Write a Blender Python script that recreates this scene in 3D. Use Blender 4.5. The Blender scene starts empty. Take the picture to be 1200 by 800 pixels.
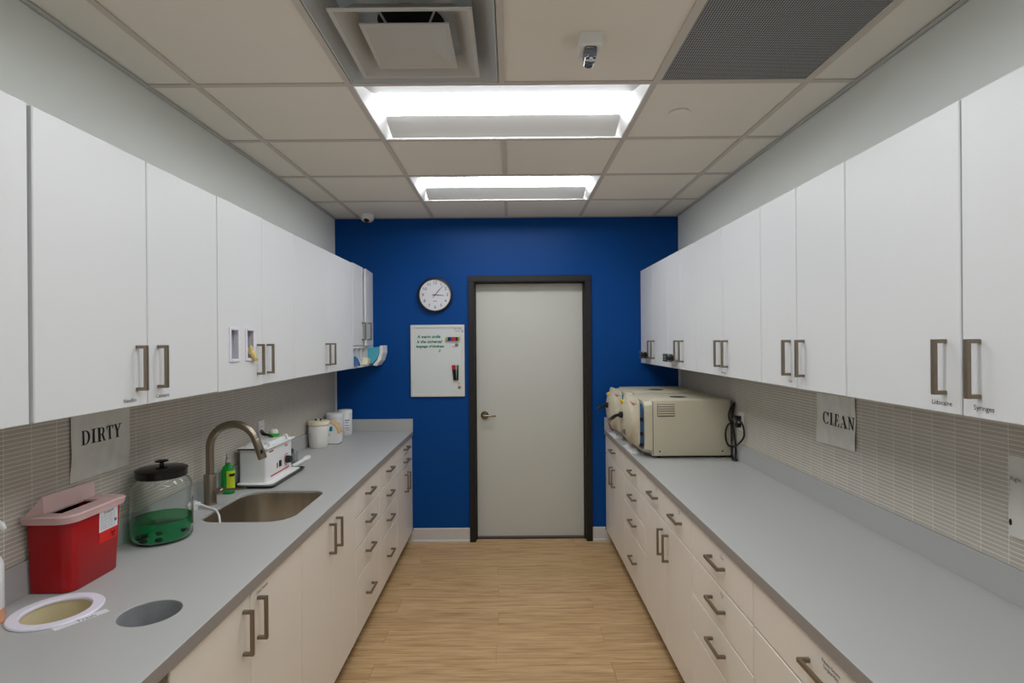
import bpy, bmesh, math, random
from mathutils import Vector, Matrix
random.seed(7)
S = bpy.context.scene
COL = S.collection
PI = math.pi

# ------------------------------------------------------------------ camera / light / exposure
CAM_H = 1.661
F_PX = 645.0
cd = bpy.data.cameras.new('camera'); cam = bpy.data.objects.new('camera', cd); COL.objects.link(cam)
cd.sensor_fit = 'HORIZONTAL'; cd.sensor_width = 36.0; cd.lens = 36.0 * F_PX / 1200.0
cd.shift_x = 2.0 / 1200.0; cd.shift_y = -0.5 / 1200.0
cd.clip_start = 0.05
cam.matrix_world = Matrix.Translation((0, 0, CAM_H)) @ Matrix.Rotation(PI/2, 4, 'X') @ Matrix.Rotation(-0.008, 4, 'Z')
S.camera = cam
w = bpy.data.worlds.new('world'); S.world = w; w.use_nodes = True
w.node_tree.nodes['Background'].inputs[0].default_value = (0.8, 0.85, 0.9, 1)
w.node_tree.nodes['Background'].inputs[1].default_value = 0.05
S.view_settings.view_transform = 'Standard'; S.view_settings.look = 'None'
S.view_settings.gamma = 1.0; S.view_settings.use_curve_mapping = False
S.view_settings.exposure = 0.0
LENS_POWER = 15.4          # radiance of the ceiling fixture lenses

# ------------------------------------------------------------------ materials
def lin(c):
    r = []
    for v in c[:3]:
        v = v / 255.0
        r.append(v / 12.92 if v <= 0.04045 else ((v + 0.055) / 1.055) ** 2.4)
    return (r[0], r[1], r[2], 1.0)
MATS = {}
def mat(name, rgb, rough=0.5, metal=0.0, spec=0.5, var=None, bump=None, trans=0.0, alpha=1.0, ior=1.45, emit=0.0, rnd=0.0, coat=0.0, stretch=(1, 1, 1)):
    """procedural principled material; var=(scale, amount) colour mottling, bump=(scale, strength), rnd = per-object value spread"""
    m = bpy.data.materials.new(name); m.use_nodes = True; MATS[name] = m
    nt = m.node_tree; n = nt.nodes; L = nt.links; b = n['Principled BSDF']
    b.inputs['Roughness'].default_value = rough; b.inputs['Metallic'].default_value = metal
    b.inputs['Specular IOR Level'].default_value = spec; b.inputs['IOR'].default_value = ior
    b.inputs['Transmission Weight'].default_value = trans; b.inputs['Alpha'].default_value = alpha
    b.inputs['Coat Weight'].default_value = coat
    col = lin(rgb); b.inputs['Base Color'].default_value = col
    if emit:
        b.inputs['Emission Color'].default_value = col; b.inputs['Emission Strength'].default_value = emit
    src = None
    if var or bump:
        tc = n.new('ShaderNodeTexCoord'); mp = n.new('ShaderNodeMapping'); mp.inputs['Scale'].default_value = stretch
        L.new(tc.outputs['Object'], mp.inputs['Vector'])
    if var:
        t = n.new('ShaderNodeTexNoise'); t.inputs['Scale'].default_value = var[0]; t.inputs['Detail'].default_value = 4
        L.new(mp.outputs[0], t.inputs['Vector'])
        r = n.new('ShaderNodeMapRange'); r.inputs[1].default_value = 0.25; r.inputs[2].default_value = 0.75
        r.inputs[3].default_value = 1 - var[1]; r.inputs[4].default_value = 1 + var[1]
        L.new(t.outputs['Fac'], r.inputs[0]); src = r.outputs[0]
    if rnd:
        oi = n.new('ShaderNodeObjectInfo'); r2 = n.new('ShaderNodeMapRange')
        r2.inputs[3].default_value = 1 - rnd; r2.inputs[4].default_value = 1 + rnd
        L.new(oi.outputs['Random'], r2.inputs[0])
        if src:
            mm = n.new('ShaderNodeMath'); mm.operation = 'MULTIPLY'; L.new(src, mm.inputs[0]); L.new(r2.outputs[0], mm.inputs[1]); src = mm.outputs[0]
        else: src = r2.outputs[0]
    if src:
        vm = n.new('ShaderNodeVectorMath'); vm.operation = 'SCALE'; vm.inputs[0].default_value = col[:3]
        L.new(src, vm.inputs['Scale']); L.new(vm.outputs[0], b.inputs['Base Color'])
    if bump:
        t2 = n.new('ShaderNodeTexNoise'); t2.inputs['Scale'].default_value = bump[0]; t2.inputs['Detail'].default_value = 3
        L.new(mp.outputs[0], t2.inputs['Vector'])
        bp = n.new('ShaderNodeBump'); bp.inputs['Strength'].default_value = bump[1]; bp.inputs['Distance'].default_value = 0.002
        L.new(t2.outputs['Fac'], bp.inputs['Height']); L.new(bp.outputs[0], b.inputs['Normal'])
    return m

mat('side_paint', (236, 239, 234), 0.6, bump=(220, 0.15))
mat('blue_paint', (0, 68, 138), 0.42, spec=0.2, var=(1.5, 0.04), bump=(260, 0.2))
mat('cabinet_white', (222, 223, 223), 0.38, spec=0.4)
mat('cabinet_base', (236, 228, 217), 0.38, spec=0.4)
mat('cabinet_inner', (205, 200, 192), 0.6)
mat('filler_brown', (128, 116, 108), 0.6)
mat('toe_dark', (70, 62, 55), 0.7)
mat('counter', (180, 180, 177), 0.42, spec=0.4, var=(420, 0.05))
mat('counter_edge', (150, 143, 137), 0.5, var=(420, 0.06))
mat('handle_metal', (140, 128, 112), 0.36, metal=0.85)
mat('tile_glaze', (190, 182, 170), 0.3, spec=0.5, rnd=0.04, var=(9, 0.03))
mat('grout', (240, 236, 226), 0.85)
mat('ceiling_tile', (238, 232, 220), 0.9, var=(3, 0.015), bump=(160, 0.4), rnd=0.012)
mat('tee_metal', (206, 198, 188), 0.5)
mat('trim_angle', (196, 194, 188), 0.5)
mat('baseboard', (206, 202, 198), 0.5, var=(90, 0.02))
mat('frame_black', (27, 25, 23), 0.5)
mat('door_paint', (200, 200, 191), 0.45, var=(1.2, 0.02))
mat('brass_nickel', (150, 138, 110), 0.25, metal=1.0)
mat('steel', (196, 186, 170), 0.34, metal=1.0, var=(6, 0.12), stretch=(6, 1, 0.5))
mat('faucet_steel', (150, 138, 122), 0.33, metal=0.95)
mat('white_plastic', (232, 232, 230), 0.35)
mat('white_bright', (240, 240, 238), 0.45)
mat('cream_plastic', (232, 224, 196), 0.4)
mat('bucket_cream', (222, 208, 168), 0.5)
mat('lilac_white', (232, 228, 240), 0.4)
mat('galvanised', (176, 178, 180), 0.45, metal=0.4, var=(22, 0.12))
mat('red_plastic', (164, 8, 16), 0.32, var=(4, 0.05))
mat('lid_pink', (240, 206, 202), 0.3, alpha=0.5)
mat('black_plastic', (18, 18, 18), 0.35)
mat('black_enamel', (14, 14, 14), 0.22, var=(30, 0.3))
mat('glass', (246, 250, 248), 0.02, trans=1.0, ior=1.3)
mat('clear_plastic', (235, 238, 242), 0.05, trans=0.9, ior=1.3)
mat('green_liquid', (24, 186, 108), 0.02, trans=1.0, ior=1.12)
mat('green_soap', (40, 190, 80), 0.12, trans=0.45, ior=1.3)
mat('soap_label', (200, 216, 40), 0.4)
mat('paper', (226, 224, 216), 0.22, var=(14, 0.05))
mat('ink', (18, 18, 20), 0.6)
mat('ink_grey', (95, 95, 100), 0.6)
mat('sticker_white', (226, 226, 228), 0.45)
mat('sticker_red', (216, 26, 18), 0.45)
mat('red_print', (188, 28, 34), 0.45)
mat('green_ink', (16, 110, 82), 0.5)
mat('autoclave', (200, 192, 168), 0.45, var=(30, 0.015))
mat('autoclave_dark', (70, 68, 62), 0.5)
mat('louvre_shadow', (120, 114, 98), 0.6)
mat('blue_tape', (44, 88, 128), 0.45)
mat('yellow', (240, 190, 20), 0.45)
mat('yellow_glove', (232, 208, 140), 0.6)
mat('sky_blue', (86, 180, 206), 0.6)
mat('deep_blue', (40, 90, 150), 0.6)
mat('teal', (0, 130, 156), 0.45)
mat('orange_pale', (226, 190, 140), 0.5)
mat('board_white', (214, 218, 216), 0.25)
mat('board_frame', (216, 214, 206), 0.45)
mat('clock_face', (222, 222, 228), 0.4)
mat('red_marker', (200, 40, 36), 0.4)
mat('blue_marker', (40, 60, 160), 0.4)
mat('lime', (140, 160, 60), 0.5)
mat('grey_mid', (120, 120, 124), 0.5)
mat('lock_silver', (170, 172, 172), 0.35, metal=0.6)
mat('diffuser_metal', (196, 194, 188), 0.5)
mat('diffuser_pan', (186, 190, 192), 0.5)
mat('void_black', (6, 6, 6), 0.9)
mat('troffer_white', (232, 232, 230), 0.55)
mat('amber_liquid', (214, 150, 110), 0.2)
mat('lens', (246, 250, 255), 0.5, emit=LENS_POWER)
mat('cloth_white', (232, 230, 226), 0.8, bump=(60, 0.4))
mat('green_lid', (60, 170, 50), 0.4)
mat('bag_white', (232, 230, 222), 0.45, bump=(25, 1.0))
mat('strobe_dark', (90, 88, 120), 0.25, metal=0.6, var=(60, 0.6))

def floor_material():
    m = bpy.data.materials.new('oak_plank'); m.use_nodes = True; MATS['oak_plank'] = m
    nt = m.node_tree; n = nt.nodes; L = nt.links; b = n['Principled BSDF']
    tc = n.new('ShaderNodeTexCoord'); oi = n.new('ShaderNodeObjectInfo')
    ad = n.new('ShaderNodeVectorMath'); ad.operation = 'ADD'
    sc = n.new('ShaderNodeVectorMath'); sc.operation = 'SCALE'; sc.inputs[0].default_value = (13, 7, 5)
    L.new(oi.outputs['Random'], sc.inputs['Scale']); L.new(tc.outputs['Object'], ad.inputs[0]); L.new(sc.outputs[0], ad.inputs[1])
    mp = n.new('ShaderNodeMapping'); mp.inputs['Scale'].default_value = (1.6, 26, 1); L.new(ad.outputs[0], mp.inputs[0])
    t = n.new('ShaderNodeTexNoise'); t.inputs['Scale'].default_value = 2.2; t.inputs['Detail'].default_value = 7; t.inputs['Roughness'].default_value = 0.62
    t.inputs['Distortion'].default_value = 0.35
    L.new(mp.outputs[0], t.inputs['Vector'])
    cr = n.new('ShaderNodeValToRGB'); e = cr.color_ramp.elements
    e[0].position = 0.28; e[0].color = lin((150, 117, 78)); e[1].position = 0.72; e[1].color = lin((212, 181, 138))
    mid = e.new(0.5); mid.color = lin((192, 157, 113))
    L.new(t.outputs['Fac'], cr.inputs[0])
    r2 = n.new('ShaderNodeMapRange'); r2.inputs[3].default_value = 0.95; r2.inputs[4].default_value = 1.05; L.new(oi.outputs['Random'], r2.inputs[0])
    vm = n.new('ShaderNodeVectorMath'); vm.operation = 'SCALE'; L.new(cr.outputs[0], vm.inputs[0]); L.new(r2.outputs[0], vm.inputs['Scale'])
    L.new(vm.outputs[0], b.inputs['Base Color']); b.inputs['Roughness'].default_value = 0.42; b.inputs['Specular IOR Level'].default_value = 0.35
    bp = n.new('ShaderNodeBump'); bp.inputs['Strength'].default_value = 0.15; bp.inputs['Distance'].default_value = 0.001
    L.new(t.outputs['Fac'], bp.inputs['Height']); L.new(bp.outputs[0], b.inputs['Normal'])
floor_material()

def perforated_material():
    m = bpy.data.materials.new('perforated_steel'); m.use_nodes = True; MATS['perforated_steel'] = m
    nt = m.node_tree; n = nt.nodes; L = nt.links; b = n['Principled BSDF']
    tc = n.new('ShaderNodeTexCoord')
    v = n.new('ShaderNodeTexVoronoi'); v.inputs['Scale'].default_value = 120; v.inputs['Randomness'].default_value = 0.0
    L.new(tc.outputs['Object'], v.inputs['Vector'])
    cr = n.new('ShaderNodeValToRGB'); e = cr.color_ramp.elements
    e[0].position = 0.40; e[0].color = lin((38, 40, 42)); e[1].position = 0.46; e[1].color = lin((176, 178, 178))
    L.new(v.outputs['Distance'], cr.inputs[0]); L.new(cr.outputs[0], b.inputs['Base Color']); b.inputs['Roughness'].default_value = 0.6
perforated_material()

# ------------------------------------------------------------------ mesh helpers
W = {}      # world base position of every object
class MB:
    def __init__(self): self.bm = bmesh.new()
    def box(self, x0, x1, y0, y1, z0, z1, bevel=0.0, mi=0, seg=1):
        x0, x1 = min(x0, x1), max(x0, x1); y0, y1 = min(y0, y1), max(y0, y1); z0, z1 = min(z0, z1), max(z0, z1)
        bm = self.bm
        vs = [bm.verts.new((x, y, z)) for z in (z0, z1) for (x, y) in ((x0, y0), (x1, y0), (x1, y1), (x0, y1))]
        fs = [bm.faces.new([vs[i] for i in f]) for f in ((3, 2, 1, 0), (4, 5, 6, 7), (0, 1, 5, 4), (1, 2, 6, 5), (2, 3, 7, 6), (3, 0, 4, 7))]
        for f in fs: f.material_index = mi
        if bevel > 0:
            es = list({e for f in fs for e in f.edges})
            r = bmesh.ops.bevel(bm, geom=es, offset=bevel, segments=seg, affect='EDGES', profile=0.5, clamp_overlap=True)
            for f in r['faces']: f.material_index = mi
        return self
    def loft(self, loops, cap=(True, True), closed=True, mi=0, ring=False):
        bm = self.bm; R = [[bm.verts.new(p) for p in lp] for lp in loops]
        n = len(R[0]); k = n if closed else n - 1
        pairs = list(zip(R[:-1], R[1:])) + ([(R[-1], R[0])] if ring else [])
        for a, b in pairs:
            for i in range(k):
                j = (i + 1) % n
                try: f = bm.faces.new((a[i], a[j], b[j], b[i])); f.material_index = mi
                except ValueError: pass
        if not ring:
            if cap[0]: f = bm.faces.new(list(reversed(R[0]))); f.material_index = mi
            if cap[1]: f = bm.faces.new(R[-1]); f.material_index = mi
        return self
    def lathe(self, prof, c=(0, 0, 0), seg=32, mi=0, cap=(True, True), sx=1.0, sy=1.0):
        loops = [[(c[0] + r * sx * math.cos(2*PI*i/seg), c[1] + r * sy * math.sin(2*PI*i/seg), c[2] + z) for i in range(seg)] for r, z in prof]
        return self.loft(loops, cap, mi=mi)
    def cyl(self, p0, p1, r, seg=16, r2=None, mi=0):
        p0 = Vector(p0); p1 = Vector(p1); r2 = r if r2 is None else r2
        d = (p1 - p0).normalized(); u = d.orthogonal().normalized(); v = d.cross(u)
        lp = [[tuple(p + (u * math.cos(2*PI*i/seg) + v * math.sin(2*PI*i/seg)) * rr) for i in range(seg)] for p, rr in ((p0, r), (p1, r2))]
        return self.loft(lp, mi=mi)
    def tube(self, pts, r, seg=10, mi=0, cap=True):
        pts = [Vector(p) for p in pts]; loops = []; u = None
        for i, p in enumerate(pts):
            a = pts[max(i-1, 0)]; b = pts[min(i+1, len(pts)-1)]; d = (b - a).normalized()
            if u is None: u = d.orthogonal().normalized()
            else: u = (u - d * u.dot(d)).normalized()
            v = d.cross(u); rr = r[i] if isinstance(r, (list, tuple)) else r
            loops.append([tuple(p + (u * math.cos(2*PI*k/seg) + v * math.sin(2*PI*k/seg)) * rr) for k in range(seg)])
        return self.loft(loops, (cap, cap), mi=mi)
    def sphere(self, c, r, seg=20, rings=10, mi=0):
        rx, ry, rz = (r, r, r) if not isinstance(r, (tuple, list)) else r
        loops = [[(c[0] + rx * math.sin(PI*j/rings) * math.cos(2*PI*i/seg), c[1] + ry * math.sin(PI*j/rings) * math.sin(2*PI*i/seg), c[2] - rz * math.cos(PI*j/rings)) for i in range(seg)] for j in range(1, rings)]
        return self.loft(loops, mi=mi)
    def poly(self, pts, mi=0):
        f = self.bm.faces.new([self.bm.verts.new(p) for p in pts]); f.material_index = mi; return self
    def mesh(self, me, M=None, mi=0):
        """merge another mesh, transformed"""
        vs = [self.bm.verts.new(M @ v.co if M else v.co) for v in me.vertices]
        for p in me.polygons:
            try: f = self.bm.faces.new([vs[i] for i in p.vertices]); f.material_index = mi
            except ValueError: pass
        return self
    def rot(self, c, ang, axis='Z'):
        bmesh.ops.rotate(self.bm, verts=self.bm.verts, cent=c, matrix=Matrix.Rotation(ang, 3, axis)); return self
    def data(self, name, mats, smooth=None, normals=True):
        if normals: bmesh.ops.recalc_face_normals(self.bm, faces=self.bm.faces)
        me = bpy.data.meshes.new(name); self.bm.to_mesh(me); self.bm.free()
        for m in (mats if isinstance(mats, (list, tuple)) else [mats]): me.materials.append(MATS[m])
        if smooth is not None:
            me.shade_smooth(); me.set_sharp_from_angle(angle=math.radians(smooth))
        return me
    def build(self, name, mats, parent=None, smooth=None, normals=True):
        vs = [v.co for v in self.bm.verts]
        lo = Vector((min(v.x for v in vs), min(v.y for v in vs), min(v.z for v in vs)))
        hi = Vector((max(v.x for v in vs), max(v.y for v in vs), max(v.z for v in vs)))
        o = Vector(((lo.x + hi.x) / 2, (lo.y + hi.y) / 2, lo.z))
        bmesh.ops.translate(self.bm, verts=self.bm.verts, vec=-o)
        return inst(name, self.data(name, mats, smooth, normals), parent, o)
def inst(name, me, parent, loc):
    o = bpy.data.objects.new(name, me); COL.objects.link(o); W[o.name] = Vector(loc)
    if parent: o.parent = parent; o.location = Vector(loc) - W[parent.name]
    else: o.location = loc
    return o
def tag(o, label=None, cat=None, group=None, kind=None):
    if label: o['label'] = label
    if cat: o['category'] = cat
    if group: o['group'] = group
    if kind: o['kind'] = kind
    return o
def thing(name, loc, label, cat, group=None, kind=None):
    o = bpy.data.objects.new(name, None); COL.objects.link(o); o.location = loc; W[o.name] = Vector(loc); o.empty_display_size = 0.05
    return tag(o, label, cat, group, kind)
def copy_tree(o, off=(0, 0, 0), parent=None):
    c = o.copy(); COL.objects.link(c); c.parent = parent
    if parent is None: c.location = o.location + Vector(off)
    W[c.name] = W[o.name] + Vector(off)
    for ch in list(o.children): copy_tree(ch, off, c)
    return c
def text_mesh(body, size, align='CENTER', spacing=1.0, shear=0.0, line=1.0, bold=0.0):
    c = bpy.data.curves.new('text', 'FONT'); c.body = body; c.size = size; c.align_x = align; c.align_y = 'CENTER'
    c.resolution_u = 3; c.space_character = spacing; c.shear = shear; c.space_line = line; c.offset = bold
    o = bpy.data.objects.new('text', c); COL.objects.link(o)
    dg = bpy.context.evaluated_depsgraph_get(); dg.update()
    me = bpy.data.meshes.new_from_object(o.evaluated_get(dg))
    bpy.data.objects.remove(o); return me
def frame_matrix(p, u, v):
    u = Vector(u); v = Vector(v); n = u.cross(v)
    M = Matrix(((u.x, v.x, n.x, p[0]), (u.y, v.y, n.y, p[1]), (u.z, v.z, n.z, p[2]), (0, 0, 0, 1))); return M
def print_text(name, body, size, p, u, v, material, parent, **k):
    mb = MB(); mb.mesh(text_mesh(body, size, **k), frame_matrix(p, u, v)); return mb.build(name, material, parent, normals=False)
U_L, U_R, UP = (0, 1, 0), (0, -1, 0), (0, 0, 1)      # reading directions on the left and right hand sides
def rrect(x0, x1, y0, y1, r, seg=6):
    """rounded rectangle, r = radii of (x1y1, x0y1, x0y0, x1y0)"""
    r = r if isinstance(r, (tuple, list)) else (r,) * 4; out = []
    for (cx, cy, rr, a) in ((x1-r[0], y1-r[0], r[0], 0), (x0+r[1], y1-r[1], r[1], 90), (x0+r[2], y0+r[2], r[2], 180), (x1-r[3], y0+r[3], r[3], 270)):
        for i in range(seg + 1):
            t = math.radians(a + 90 * i / seg); out.append((cx + rr * math.cos(t), cy + rr * math.sin(t)))
    return out
def sweep_square(mb, cx, cy, prof, mi=0):
    """closed profile of (half size, z) carried round a square"""
    mb.loft([[(cx + h*a, cy + h*b, z) for (a, b) in ((-1, -1), (1, -1), (1, 1), (-1, 1))] for h, z in prof], ring=True, mi=mi); return mb

# ------------------------------------------------------------------ dimensions
XL, XR, YB, YF, ZC = -1.450, 1.401, 4.573, -1.60, 2.685
UFL, UFR = 1.138, 1.085       # upper door faces (distance from x = 0)
BFL, BFR = 0.822, 0.784       # base door faces
CEL, CER = 0.814, 0.775       # worktop front edges
ZT, ZTB = 0.922, 0.884        # worktop top / underside
ZU0, ZU1 = 1.470, 2.236       # upper cabinets
TEES_X = [-1.244, -0.635, -0.025, 0.585, 1.194]
TEES_Y = [2.194 + 0.61 * k for k in range(-6, 4)]
FIX_Y = [2.194, 3.414, 0.974, -0.246]

# ------------------------------------------------------------------ the room
mb = MB(); mb.box(XL-0.1, XL, YF-0.1, YB+0.15, -0.05, 2.84)
wall_left = tag(mb.build('wall_left', 'side_paint'), 'pale grey side wall behind the cabinets with the DIRTY sign', 'wall', kind='structure')
mb = MB(); mb.box(XR, XR+0.1, YF-0.1, YB+0.15, -0.05, 2.84)
wall_right = tag(mb.build('wall_right', 'side_paint'), 'pale grey side wall behind the cabinets with the CLEAN sign', 'wall', kind='structure')
DX0, DX1, DZ1 = -0.299, 0.623, 2.156
mb = MB(); mb.box(XL, DX0, YB, YB+0.15, -0.05, 2.84); mb.box(DX1, XR, YB, YB+0.15, -0.05, 2.84); mb.box(DX0, DX1, YB, YB+0.15, DZ1, 2.84)
wall_back = tag(mb.build('wall_back', 'blue_paint'), 'royal blue painted end wall around the door', 'wall', kind='structure')
mb = MB(); mb.box(XL, XR, YF-0.1, YF, -0.05, 2.84)
wall_front = tag(mb.build('wall_front', 'side_paint'), 'pale grey wall behind the viewpoint', 'wall', kind='structure')
mb = MB(); mb.box(XL, XR, YF, YB+0.15, -0.06, -0.006)
floor = tag(mb.build('floor', 'toe_dark'), 'light oak plank floor of the aisle', 'floor', kind='structure')
PW, PL = 0.178, 1.22
r_i = 0; y = 4.09 + PW * 4
plank_meshes = {}
def plank_mesh(l, wd):
    key = (round(l, 3), round(wd, 3))
    if key not in plank_meshes:
        b = MB(); b.box(-l/2+0.0006, l/2-0.0006, -wd/2+0.0006, wd/2-0.0006, -0.006, 0, bevel=0.0008)
        plank_meshes[key] = b.data('plank', 'oak_plank')
    return plank_meshes[key]
row = 0; y_top = 4.09 + 3 * PW
while y_top > YF:
    y1 = min(y_top, YB + 0.12); y0 = max(y_top - PW, YF)
    off = -0.085 if row % 2 == 1 else -0.085 + PL / 2
    off += random.uniform(-0.02, 0.02)
    x = off - PL * 2
    while x < XR:
        a, b2 = max(x, XL), min(x + PL, XR)
        if b2 - a > 0.02 and y1 - y0 > 0.01: inst('plank', plank_mesh(b2 - a, y1 - y0), floor, ((a + b2) / 2, (y0 + y1) / 2, 0))
        x += PL
    y_top -= PW; row += 1

# ceiling: slab with tees and tiles
mb = MB(); mb.box(XL, XR, YF, YB, 2.80, 2.84)
ceiling = tag(mb.build('ceiling', 'ceiling_tile'), 'suspended ceiling of beige tiles in a metal grid', 'ceiling', kind='structure')
tw = 0.012
for xt in TEES_X:
    segs = [(YF, YB)] if abs(xt + 0.025) > 0.01 else []
    if not segs:
        last = YF
        for fy in sorted(FIX_Y):
            segs.append((last, fy)); last = fy + 0.61
        segs.append((last, YB))
    for a, b2 in segs:
        b = MB(); b.box(xt-tw, xt+tw, a, b2, ZC, ZC+0.028); b.build('grid_tee', 'tee_metal', ceiling)
xs = [XL] + TEES_X + [XR]
for yt in TEES_Y:
    b = MB(); b.box(XL, XR, yt-tw, yt+tw, ZC+0.0005, ZC+0.0275); b.build('grid_tee', 'tee_metal', ceiling)
ys = [YF] + TEES_Y + [YB]
tile_m = {}
for j in range(len(ys)-1):
    for i in range(len(xs)-1):
        fix = any(abs(ys[j] - fy) < 0.01 for fy in FIX_Y) and i in (2, 3)
        dif = abs(ys[j] - 1.584) < 0.01 and i in (2, 4)
        if fix or dif: continue
        a, b2, c, d = xs[i], xs[i+1], ys[j], ys[j+1]
        key = (round(b2-a, 3), round(d-c, 3))
        if key not in tile_m:
            q = MB(); q.box(-(b2-a)/2+0.002, (b2-a)/2-0.002, -(d-c)/2+0.002, (d-c)/2-0.002, 0, 0.014, bevel=0.001); tile_m[key] = q.data('ceiling_tile', 'ceiling_tile')
        inst('ceiling_tile', tile_m[key], ceiling, ((a+b2)/2, (c+d)/2, ZC+0.006))
for k, (x0, x1, y0, y1) in enumerate(((XL, XL+0.022, YF, YB), (XR-0.022, XR, YF, YB), (XL+0.022, XR-0.022, YB-0.022, YB))):
    q = MB(); q.box(x0, x1, y0, y1, ZC-0.001, ZC+0.002); q.box(x0 if k != 1 else x1-0.002, x0+0.002 if k == 0 else x1, y0 if k != 2 else y1-0.002, y1, ZC-0.001, ZC+0.022)
    tag(q.build('trim_%d' % (k+1), 'trim_angle'), ('metal wall angle where the ceiling meets the wall with the DIRTY sign', 'metal wall angle where the ceiling meets the wall with the CLEAN sign', 'metal wall angle where the ceiling meets the blue wall')[k], 'trim', kind='structure')

# baseboards on the blue wall
for nm, a, b2, lab in (('baseboard_left', -0.815, -0.347, 'pale baseboard left of the door below the blue wall'), ('baseboard_right', 0.671, 0.777, 'short pale baseboard right of the door below the blue wall')):
    q = MB(); q.loft([[(x, YB, 0), (x, YB-0.016, 0), (x, YB-0.016, 0.012), (x, YB-0.009, 0.020), (x, YB-0.009, 0.108), (x, YB-0.005, 0.114), (x, YB, 0.114)] for x in (a, b2)])
    q.box(*((-0.893, -0.815) if a < 0 else (0.777, 0.856)), YB-0.010, YB, 0, 0.090)
    tag(q.build(nm, 'baseboard'), lab, 'baseboard', kind='structure')

# door
door = thing('door_1', ((DX0+DX1)/2, YB+0.09, 0), 'plain pale grey flush door in a black metal frame', 'door', kind='structure')
fr = MB()
for x0, x1 in ((DX0-0.047, DX0), (DX1, DX1+0.047)): fr.box(x0, x1, YB-0.022, YB+0.002, 0, DZ1, bevel=0.002)
fr.box(DX0-0.047, DX1+0.047, YB-0.022, YB+0.002, DZ1, DZ1+0.047, bevel=0.002)
fr.box(DX0-0.002, DX0+0.003, YB-0.018, YB+0.148, 0, DZ1); fr.box(DX1-0.003, DX1+0.002, YB-0.018, YB+0.148, 0, DZ1); fr.box(DX0, DX1, YB-0.018, YB+0.148, DZ1-0.003, DZ1+0.002)
fr.box(DX0+0.003, DX0+0.012, YB+0.04, YB+0.086, 0, DZ1-0.003); fr.box(DX1-0.012, DX1-0.003, YB+0.04, YB+0.086, 0, DZ1-0.003); fr.box(DX0+0.012, DX1-0.012, YB+0.04, YB+0.086, DZ1-0.012, DZ1-0.003)
fr.build('door_frame', 'frame_black', door)
q = MB(); q.box(DX0+0.004, DX1-0.004, YB+0.088, YB+0.132, 0.012, DZ1-0.006, bevel=0.002); leaf = q.build('door_leaf', 'door_paint', door)
q = MB(); q.box(DX0+0.004, DX1-0.004, YB+0.082, YB+0.135, 0.0, 0.010); q.build('threshold', 'filler_brown', door)
hx, hz, hy = -0.221, 1.036, YB+0.088
q = MB(); q.cyl((hx, hy, hz), (hx, hy-0.008, hz), 0.034, 28); q.cyl((hx, hy-0.008, hz), (hx, hy-0.016, hz), 0.030, 28, 0.022); q.cyl((hx, hy-0.016, hz), (hx, hy-0.055, hz), 0.011, 16)
ro = q.build('rosette', 'brass_nickel', leaf, smooth=40)
q = MB(); q.tube([(hx-0.008, hy-0.05, hz), (hx+0.03, hy-0.056, hz), (hx+0.085, hy-0.052, hz-0.002), (hx+0.094, hy-0.048, hz-0.002)], [0.011, 0.009, 0.0075, 0.006], 12)
q.build('lever', 'brass_nickel', leaf, smooth=40)

# ------------------------------------------------------------------ tiled splashbacks
TZ0, TZ1 = 1.024, 1.4695
TP, RP = 0.0925, 0.0135
q = MB(); q.box(-0.003, 0.003, -TP/2+0.0011, TP/2-0.0011, -RP/2+0.0011, RP/2-0.0011, bevel=0.0004)
tile_data = q.data('tile', 'tile_glaze')
def backsplash(wall, s, y_start, ref, y_vis, hidden):
    Xw = XL if s < 0 else XR
    q = MB(); q.box(Xw, Xw - s*0.0069, y_start, YB, TZ0, TZ1)
    bs = q.build('tile_backsplash', 'grout', wall)
    nrow = int((TZ1 - TZ0) / RP); cand = []
    k0 = int((y_start - ref) / TP) - 1
    for k in range(k0, 60):
        yc = ref + (k + 0.5) * TP
        if yc - TP/2 < y_start - 0.001 or yc + TP/2 > YB + 0.002: continue
        for r in range(nrow):
            zc = TZ0 + (r + 0.5) * RP + 0.0005
            cand.append((yc, zc, yc < y_vis or hidden(yc, zc)))
    vis = sorted([c for c in cand if not c[2]], key=lambda c: c[0])[:300]
    vs = set((c[0], c[1]) for c in vis)
    rest = MB()
    for yc, zc, h in cand:
        p = (Xw - s*0.0045, yc, zc)
        if (yc, zc) in vs: inst('tile', tile_data, bs, p)
        else: rest.mesh(tile_data, Matrix.Translation(p))
    tag(rest.build('tile_field', 'tile_glaze', bs, normals=False), kind='stuff')
def occl_left(y, z): return (1.77 < y < 2.10 and z > 1.20) or (1.66 < y < 1.90 and z < 1.19) or z > 1.44 or y < 1.56
def occl_right(y, z): return (2.19 < y < 2.52 and z > 1.19) or (y < 1.55 and 1.10 < z < 1.34) or z > 1.44
backsplash(wall_left, -1, 0.45, 1.5438 + 0.02, 1.50, occl_left)
backsplash(wall_right, 1, 0.45, 1.5438, 1.40, occl_right)

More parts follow.
